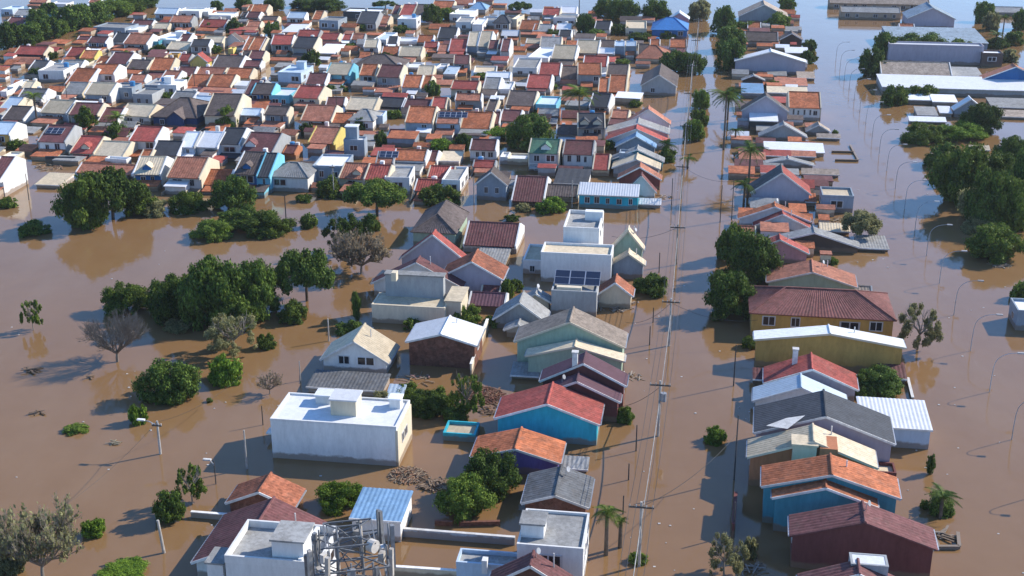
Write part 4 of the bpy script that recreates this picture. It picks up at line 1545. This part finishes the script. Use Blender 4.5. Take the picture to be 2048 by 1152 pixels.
for (x, y, h, lb) in ((1272, 902, 2.6, 'short dark post right of the turquoise house'), (1257, 960, 1.6, 'short dark post right of the purple house'), (1246, 1028, 1.7, 'short dark post near the palm by the street'),
        (1299, 690, 2.2, 'short dark post right of the green gabled house'), (1306, 645, 1.8, 'short dark post right of the grey debris by the street'), (1318, 545, 2.6, 'short dark post beside the street bush'),
        (1467, 772, 4.5, 'dark post in the shadow of the ochre hall'), (1468, 960, 6.2, 'tall dark post left of the orange twin roofs'), (1440, 445, 5.4, 'dark pole left of the orange gabled house'),
        (1463, 440, 6.0, 'dark pole beside the tall palm pair'), (1343, 410, 4.0, 'dark post right of the small white awning'), (1466, 1070, 3.0, 'dark post by the dark red wall stub'),
        (135, 205, 5.0, 'thin pole among the west town roofs'), (184, 112, 5.2, 'thin pole before the west woodland'), (390, 180, 5.4, 'thin pole beside the orange roofs of the west town'),
        (674, 235, 5.0, 'thin pole in the middle of the town'), (1000, 62, 5.2, 'thin pole before the far town edge'), (1158, 40, 8.0, 'tall white far mast behind the town')):
    utility_pole(x, y, h, lb, arm=0, mat=DKPOLE, r=.075 if h < 8 else .16)

def sag(a, b, drop, n=10):
    return [a.lerp(b, i / n) - Vector((0, 0, drop * 4 * (i / n) * (1 - i / n))) for i in range(n + 1)]
def wire(pts, label, r=.018, mat=None):
    mb = MB(); mb.tube(pts, [r] * len(pts), 4); o = mb.build('power_line', mat or WIRE)
    tag(o, label, 'cable', 'overhead wires')
NTH = ['outer left', 'inner left', 'inner right', 'outer right']
for j, k in enumerate((-.46, -.2, .2, .46)):
    pts = []
    ends = [e.location + V * (1.9 * k) + Vector((0, 0, h - .16)) for e, h in zip(MAIN, (5.6, 5.6, 5.5, 5.4, 5.3, 5.3, 5.3, 5.3, 5.3, 5.3))]
    ends = [ends[0] + (ends[0] - ends[1])] + ends
    for a, b in zip(ends, ends[1:]): pts += sag(a, b, .45)[:-1]
    wire(pts + [ends[-1]], f'{NTH[j]} power line strung along the left street', .022)
low = [e.location + Vector((0, 0, 3.6)) for e in MAIN]; low = [low[0] * 2 - low[1]] + low
pts = []
for a, b in zip(low, low[1:]): pts += sag(a, b, .5)[:-1]
wire(pts, 'thick lower cable strung along the left street', .045, CONC)
for (a, b, lb) in (((1278, 1132, 5.2), (1468, 960, 4.4), 'service wire crossing the left street to the orange twin roofs'), ((1316, 872, 5.0), (1199, 860, 2.4), 'service wire to the turquoise house'),
        ((1338, 692, 5.0), (1249, 700, 3.2), 'service wire to the green gabled house'), ((1338, 692, 5.0), (1512, 690, 2.9), 'service wire crossing to the ochre hall'), ((1352, 530, 5.0), (1222, 520, 3.2), 'service wire to the wide white building'),
        ((321, 908, 3.2), (60, 1140, 3.4), 'wire running from the lamp pole to the bottom left'), ((321, 908, 3.2), (494, 800, 3.0), 'wire running from the lamp pole towards the trees'), ((1362, 398, 5.0), (1463, 440, 5.6), 'service wire crossing to the palm pair')):
    wire(sag(G(a[0], a[1]) + Vector((0, 0, a[2])), G(b[0], b[1]) + Vector((0, 0, b[2])), .8, 14), lb, .014 if a[0] < 400 else .02)

LAMPM = aged('lamp_post_grey', (.38, .38, .39), .7, .3)
def lamp_mesh():
    h, a = 4.3, 2.0
    mb = MB(); pts = [(0, 0, -1.5), (0, 0, h * .3), (.06, 0, h * .62)]
    for i in range(7):
        t = i / 6 * math.pi / 2; pts.append((a * .9 * (1 - math.cos(t)) + .1, 0, h * .66 + (h * .34) * math.sin(t)))
    pts.append((a + .3, 0, h + .06))
    mb.tube(pts, [.05, .045, .04] + [.032] * 8, 6); post = mb.mesh('post'); post.materials.append(LAMPM)
    q = MB(); q.box(a + .1, a + .75, -.13, .13, h - .02, h + .1); hd = q.mesh('lamp_head'); hd.materials.append(LAMPM)
    return post, hd
LP, LH = lamp_mesh()
A0, A1 = G(1979, 784), G(1944, 702)
step = (A1 - A0)
WORDS = ['nearest', 'second', 'third', 'fourth', 'fifth', 'sixth', 'seventh', 'eighth', 'ninth', 'tenth', 'eleventh', 'twelfth', 'thirteenth', 'fourteenth', 'fifteenth', 'sixteenth', 'seventeenth', 'eighteenth', 'nineteenth', 'twentieth']
step = U * step.length
for i in range(20):
    p = A0 + step * (i - 2)
    e = empty('street_lamp', p, -AXIS + R.uniform(-.06, .06))
    link('post', LP, e); link('lamp_head', LH, e)
    tag(e, f'curved-arm street lamp standing in the flooded canal road, {WORDS[i]} from the camera', 'street lamp', 'street lamps of the canal road')

# ------------------------------------------------------------------ antenna mast in the bottom foreground
MASTST = aged('weathered_steel', (.24, .25, .26), .6, .45, .2)
def mast():
    P = G(700, 1110, 21.0)
    e = empty('antenna_mast', (P.x, P.y, 0), .2)
    tag(e, 'steel antenna mast with panel antennas rising in front of the terraced building', 'antenna mast')
    W0, W1, H = 1.1, .55, 22.3
    for sx in (-1, 1):
        for sy in (-1, 1):
            mb = MB(); mb.tube([(sx * W0, sy * W0, -1), (sx * W1, sy * W1, H)], [.06, .05], 6); mb.build('leg', MASTST, e)
    mb = MB(); n = 18
    for i in range(n):
        z0, z1 = H * i / n, H * (i + 1) / n
        a, b = W0 + (W1 - W0) * i / n, W0 + (W1 - W0) * (i + 1) / n
        for q in range(4):
            c0 = [(-1, -1), (1, -1), (1, 1), (-1, 1)][q]; c1 = [(-1, -1), (1, -1), (1, 1), (-1, 1)][(q + 1) % 4]
            mb.bar((c0[0] * a, c0[1] * a, z0), (c1[0] * b, c1[1] * b, z1), .045); mb.bar((c0[0] * b, c0[1] * b, z1), (c1[0] * b, c1[1] * b, z1), .05)
    o = mb.build('lattice', MASTST, e); o['kind'] = 'stuff'
    for z in (19.7, 21.2, 22.2):
        mb = MB(); r = 1.5 if z < 22 else 1.0; q4 = [(-r, -r), (r, -r), (r, r), (-r, r)]
        for q in range(4):
            a, b = q4[q], q4[(q + 1) % 4]
            mb.bar((a[0] * 1.15, a[1] * 1.15, z), (b[0] * 1.15, b[1] * 1.15, z), .065); mb.bar((a[0] * .3, a[1] * .3, z), (a[0] * 1.15, a[1] * 1.15, z), .06)
            mb.bar((a[0], a[1], z), (b[0], b[1], z - .7), .05)
        mb.build('platform_frame', MASTST, e)
    rr = random.Random(5)
    for q in range(11):
        a = 2 * math.pi * q / 11 + .1
        x, y = 1.9 * math.cos(a), 1.9 * math.sin(a); zb = rr.uniform(19.5, 20.2); l = rr.choice((1.5, 2.0, 2.3))
        mb = MB(); mb.tube([(x, y, zb - .3), (x, y, zb + l + .2)], [.045, .045], 6); pi_ = mb.build('mount_pipe', MASTST, e)
        w = rr.choice((.2, .24, .28))
        mb = MB(); mb.box(-w / 2, w / 2, -.09, .09, 0, l); an = mb.build('panel_antenna', R.choice((PALEPOLE, MASTST)), e)
        an.location = (x * 1.11, y * 1.11, zb); an.rotation_euler = (0, .04, a + math.pi / 2)
        if q % 2 == 0:
            mb = MB(); mb.box(-.2, .2, -.12, .12, 0, .5); rb = mb.build('radio_box', PALEPOLE if q % 4 else TRIM, e); rb.location = (x * .86, y * .86, zb + rr.uniform(.2, .9)); rb.rotation_euler = (0, 0, a + math.pi / 2)
    mb = MB(); mb.tube([(.9, -.9, 22.0), (1.15, -1.15, 22.0)], [.32, .32], 14); mb.build('dish_antenna', PALEPOLE, e)
    mb = MB()
    for q in range(7):
        a = q * .9; mb.tube([(.2 * math.cos(a), .2 * math.sin(a), 17), (.3 * math.cos(a), .3 * math.sin(a), 20), (1.4 * math.cos(a), 1.4 * math.sin(a), 20.3)], [.03] * 3, 4)
    o = mb.build('cable', WIRE, e); o['kind'] = 'stuff'
mast()

# ------------------------------------------------------------------ debris in the water
def debris(px, py, wpx, n, label, cols=('tan', 'wood', 'brick', 'grey'), sz=.5):
    P = G(px, py); s = scale_at(P); r = wpx / s / 2
    rr = random.Random(int(px * 3 + py))
    e = empty('debris_pile', P)
    tag(e, label, 'debris', 'debris floating in the flood')
    for c in cols:
        mb = MB()
        for _ in range(n // len(cols)):
            a = rr.uniform(0, 6.28); q = r * math.sqrt(rr.random()); x, y = q * math.cos(a), q * math.sin(a) * .9
            t = rr.uniform(0, 3.14); l = rr.uniform(.3, 1.6) * sz; d = Vector((math.cos(t), math.sin(t), rr.uniform(-.15, .25))) * l
            zz = rr.uniform(-.02, .12 + .25 * (1 - q / r))
            mb.bar((x - d.x, y - d.y, zz - d.z * .3), (x + d.x, y + d.y, zz + d.z * .5), rr.uniform(.08, .35) * sz, rr.uniform(.03, .1))
        o = mb.build('planks', wall_mat(c), e); o['kind'] = 'stuff'
debris(815, 952, 76, 520, 'heap of brown planks and rubble right of the white building', ('tan', 'orange', 'cream', 'brown'), .2)
debris(868, 970, 56, 120, 'broken brown slabs left of the tree pair', ('brown', 'wood', 'tan'), .4)
debris(1230, 612, 70, 60, 'grey branches and boards floating by the street bush', ('grey', 'tan', 'white'))
debris(1200, 602, 60, 60, 'loose rubble in front of the small rust roof', ('grey', 'tan', 'white'))
debris(965, 792, 90, 420, 'collapsed dark red roof tiles behind the red-roofed turquoise house', ('maroon', 'brick'), .28)
debris(830, 760, 70, 24, 'pink and cream boards afloat below the brick house', ('pink', 'cream', 'tan'), .45)
debris(100, 335, 60, 60, 'rubble below the dark garden wall at left', ('tan', 'cream', 'orange'))
debris(1680, 445, 60, 50, 'yellowish rubble behind the grey long roof', ('tan', 'cream', 'yellow'), .5)
debris(2000, 530, 40, 40, 'pale litter along the right bank bushes', ('white', 'tan', 'cream'), .4)
debris(1265, 755, 40, 26, 'small rubble right of the purple gabled house', ('grey', 'white'), .4)
debris(1330, 395, 40, 20, 'small rubble beside the small white awning', ('tan', 'white'), .4)
debris(1880, 1075, 50, 14, 'dark boards in the yard rim by the canal', ('charcoal', 'grey'), .7)
debris(60, 742, 20, 8, 'short dark branches adrift in open water at left', ('wood',), .7)
debris(180, 755, 10, 5, 'dark twig clump adrift near the leafless tree', ('wood',), .5)
debris(76, 828, 14, 6, 'dark twig clump adrift at the left edge', ('wood',), .5)
debris(230, 888, 14, 6, 'weed clump adrift near the lamp pole', ('green',), .4)
debris(1500, 1140, 50, 24, 'boards and litter under the olive tree by the street', ('grey', 'white', 'wood'), .5)
debris(1240, 590, 40, 30, 'weedy rubble under the street bush', ('grey', 'green'), .4)
debris(980, 820, 60, 40, 'dark rubble by the grey shrub', ('wood', 'maroon'), .4)
mb = MB(); rr = random.Random(11)
for _ in range(120):
    x, y = rr.choice(((rr.uniform(1250, 1500), rr.uniform(250, 1150)), (rr.uniform(1640, 2048), rr.uniform(280, 1150)), (rr.uniform(0, 800), rr.uniform(480, 1150))))
    p = G(x, y); l = rr.uniform(.03, .11); mb.box(p.x - l, p.x + l, p.y - l * .7, p.y + l * .7, -.02, rr.uniform(.02, .06))
o = mb.build('floating_litter', TRIM); o['kind'] = 'stuff'; o['label'] = 'white specks of litter scattered over the water'; o['category'] = 'litter'
# ------------------------------------------------------------------ labels: look first, then the neighbours one can find
def zone(x, y):
    v = 'far' if y < 130 else ('upper' if y < 330 else ('middle' if y < 640 else 'lower'))
    h = 'left' if x < 420 else ('left-centre' if x < 860 else ('centre' if x < 1330 else ('right-centre' if x < 1650 else 'right')))
    return f'in {v} {h}'
def relations(i):
    r = REG[i]; out = []
    near = sorted((j for j in range(len(REG)) if j != i), key=lambda j: (REG[j]['x'] - r['x']) ** 2 + (2.0 * (REG[j]['y'] - r['y'])) ** 2)[:8]
    lf = [j for j in near if REG[j]['x'] < r['x'] - 12 and abs(REG[j]['y'] - r['y']) < .6 * abs(REG[j]['x'] - r['x'])]
    rt = [j for j in near if REG[j]['x'] > r['x'] + 12 and abs(REG[j]['y'] - r['y']) < .6 * abs(REG[j]['x'] - r['x'])]
    fr = [j for j in near if REG[j]['y'] > r['y'] + 8 and abs(REG[j]['x'] - r['x']) < 1.2 * (REG[j]['y'] - r['y'])]
    bk = [j for j in near if REG[j]['y'] < r['y'] - 8 and abs(REG[j]['x'] - r['x']) < 1.2 * (r['y'] - REG[j]['y'])]
    S = lambda j: REG[j]['short']
    if lf and rt: out.append(f'between {S(lf[0])} and {S(rt[0])}')
    if fr: out.append(f'behind {S(fr[0])}')
    if bk: out.append(f'in front of {S(bk[0])}')
    if lf: out.append(f'right of {S(lf[0])}')
    if rt: out.append(f'left of {S(rt[0])}')
    return out
cands = []
for i, r in enumerate(REG):
    if r['label']: cands.append([r['label']]); continue
    rel, z = relations(i), zone(r['x'], r['y'])
    c = []
    for a in rel:
        c.append(f"{r['base']} {z}, {a}")
        for b in rel:
            if a.split()[0] != b.split()[0] and not (a.startswith('between') and b.split()[0] in ('right', 'left')): c.append(f"{r['base']} {z}, {a}, {b}")
    c = [q for q in c if len(q.split()) <= 16] or [f"{r['base']} {z}"]
    cands.append(sorted(c, key=lambda q: -len(q.split())))
used = {}
for i, r in enumerate(REG):
    pick = next((q for q in cands[i] if q not in used), None)
    if pick is None:
        pick = cands[i][-1]
        n = 2
        order = ['nearer', 'farther', 'leftmost', 'rightmost']
        for w in order:
            q = f'{w} {pick}'
            if q not in used: pick = q; break
    used[pick] = 1
    r['o']['label'] = pick

# ------------------------------------------------------------------ thin daylight haze over the whole plain
mb = MB(); mb.box(-3900, 3900, -700, 7900, -3, CAM_Z + 6)
m = bpy.data.materials.new('haze'); m.use_nodes = True
m.node_tree.nodes.clear()
pv = m.node_tree.nodes.new('ShaderNodeVolumePrincipled'); ou = m.node_tree.nodes.new('ShaderNodeOutputMaterial')
pv.inputs['Color'].default_value = (.86, .91, 1.0, 1); pv.inputs['Density'].default_value = .00009; pv.inputs['Anisotropy'].default_value = .2
m.node_tree.links.new(pv.outputs[0], ou.inputs['Volume'])
hz = mb.build('haze', m); hz['kind'] = 'stuff'; hz['label'] = 'thin pale haze over the flooded town'
scene.cycles.volume_bounces = 0
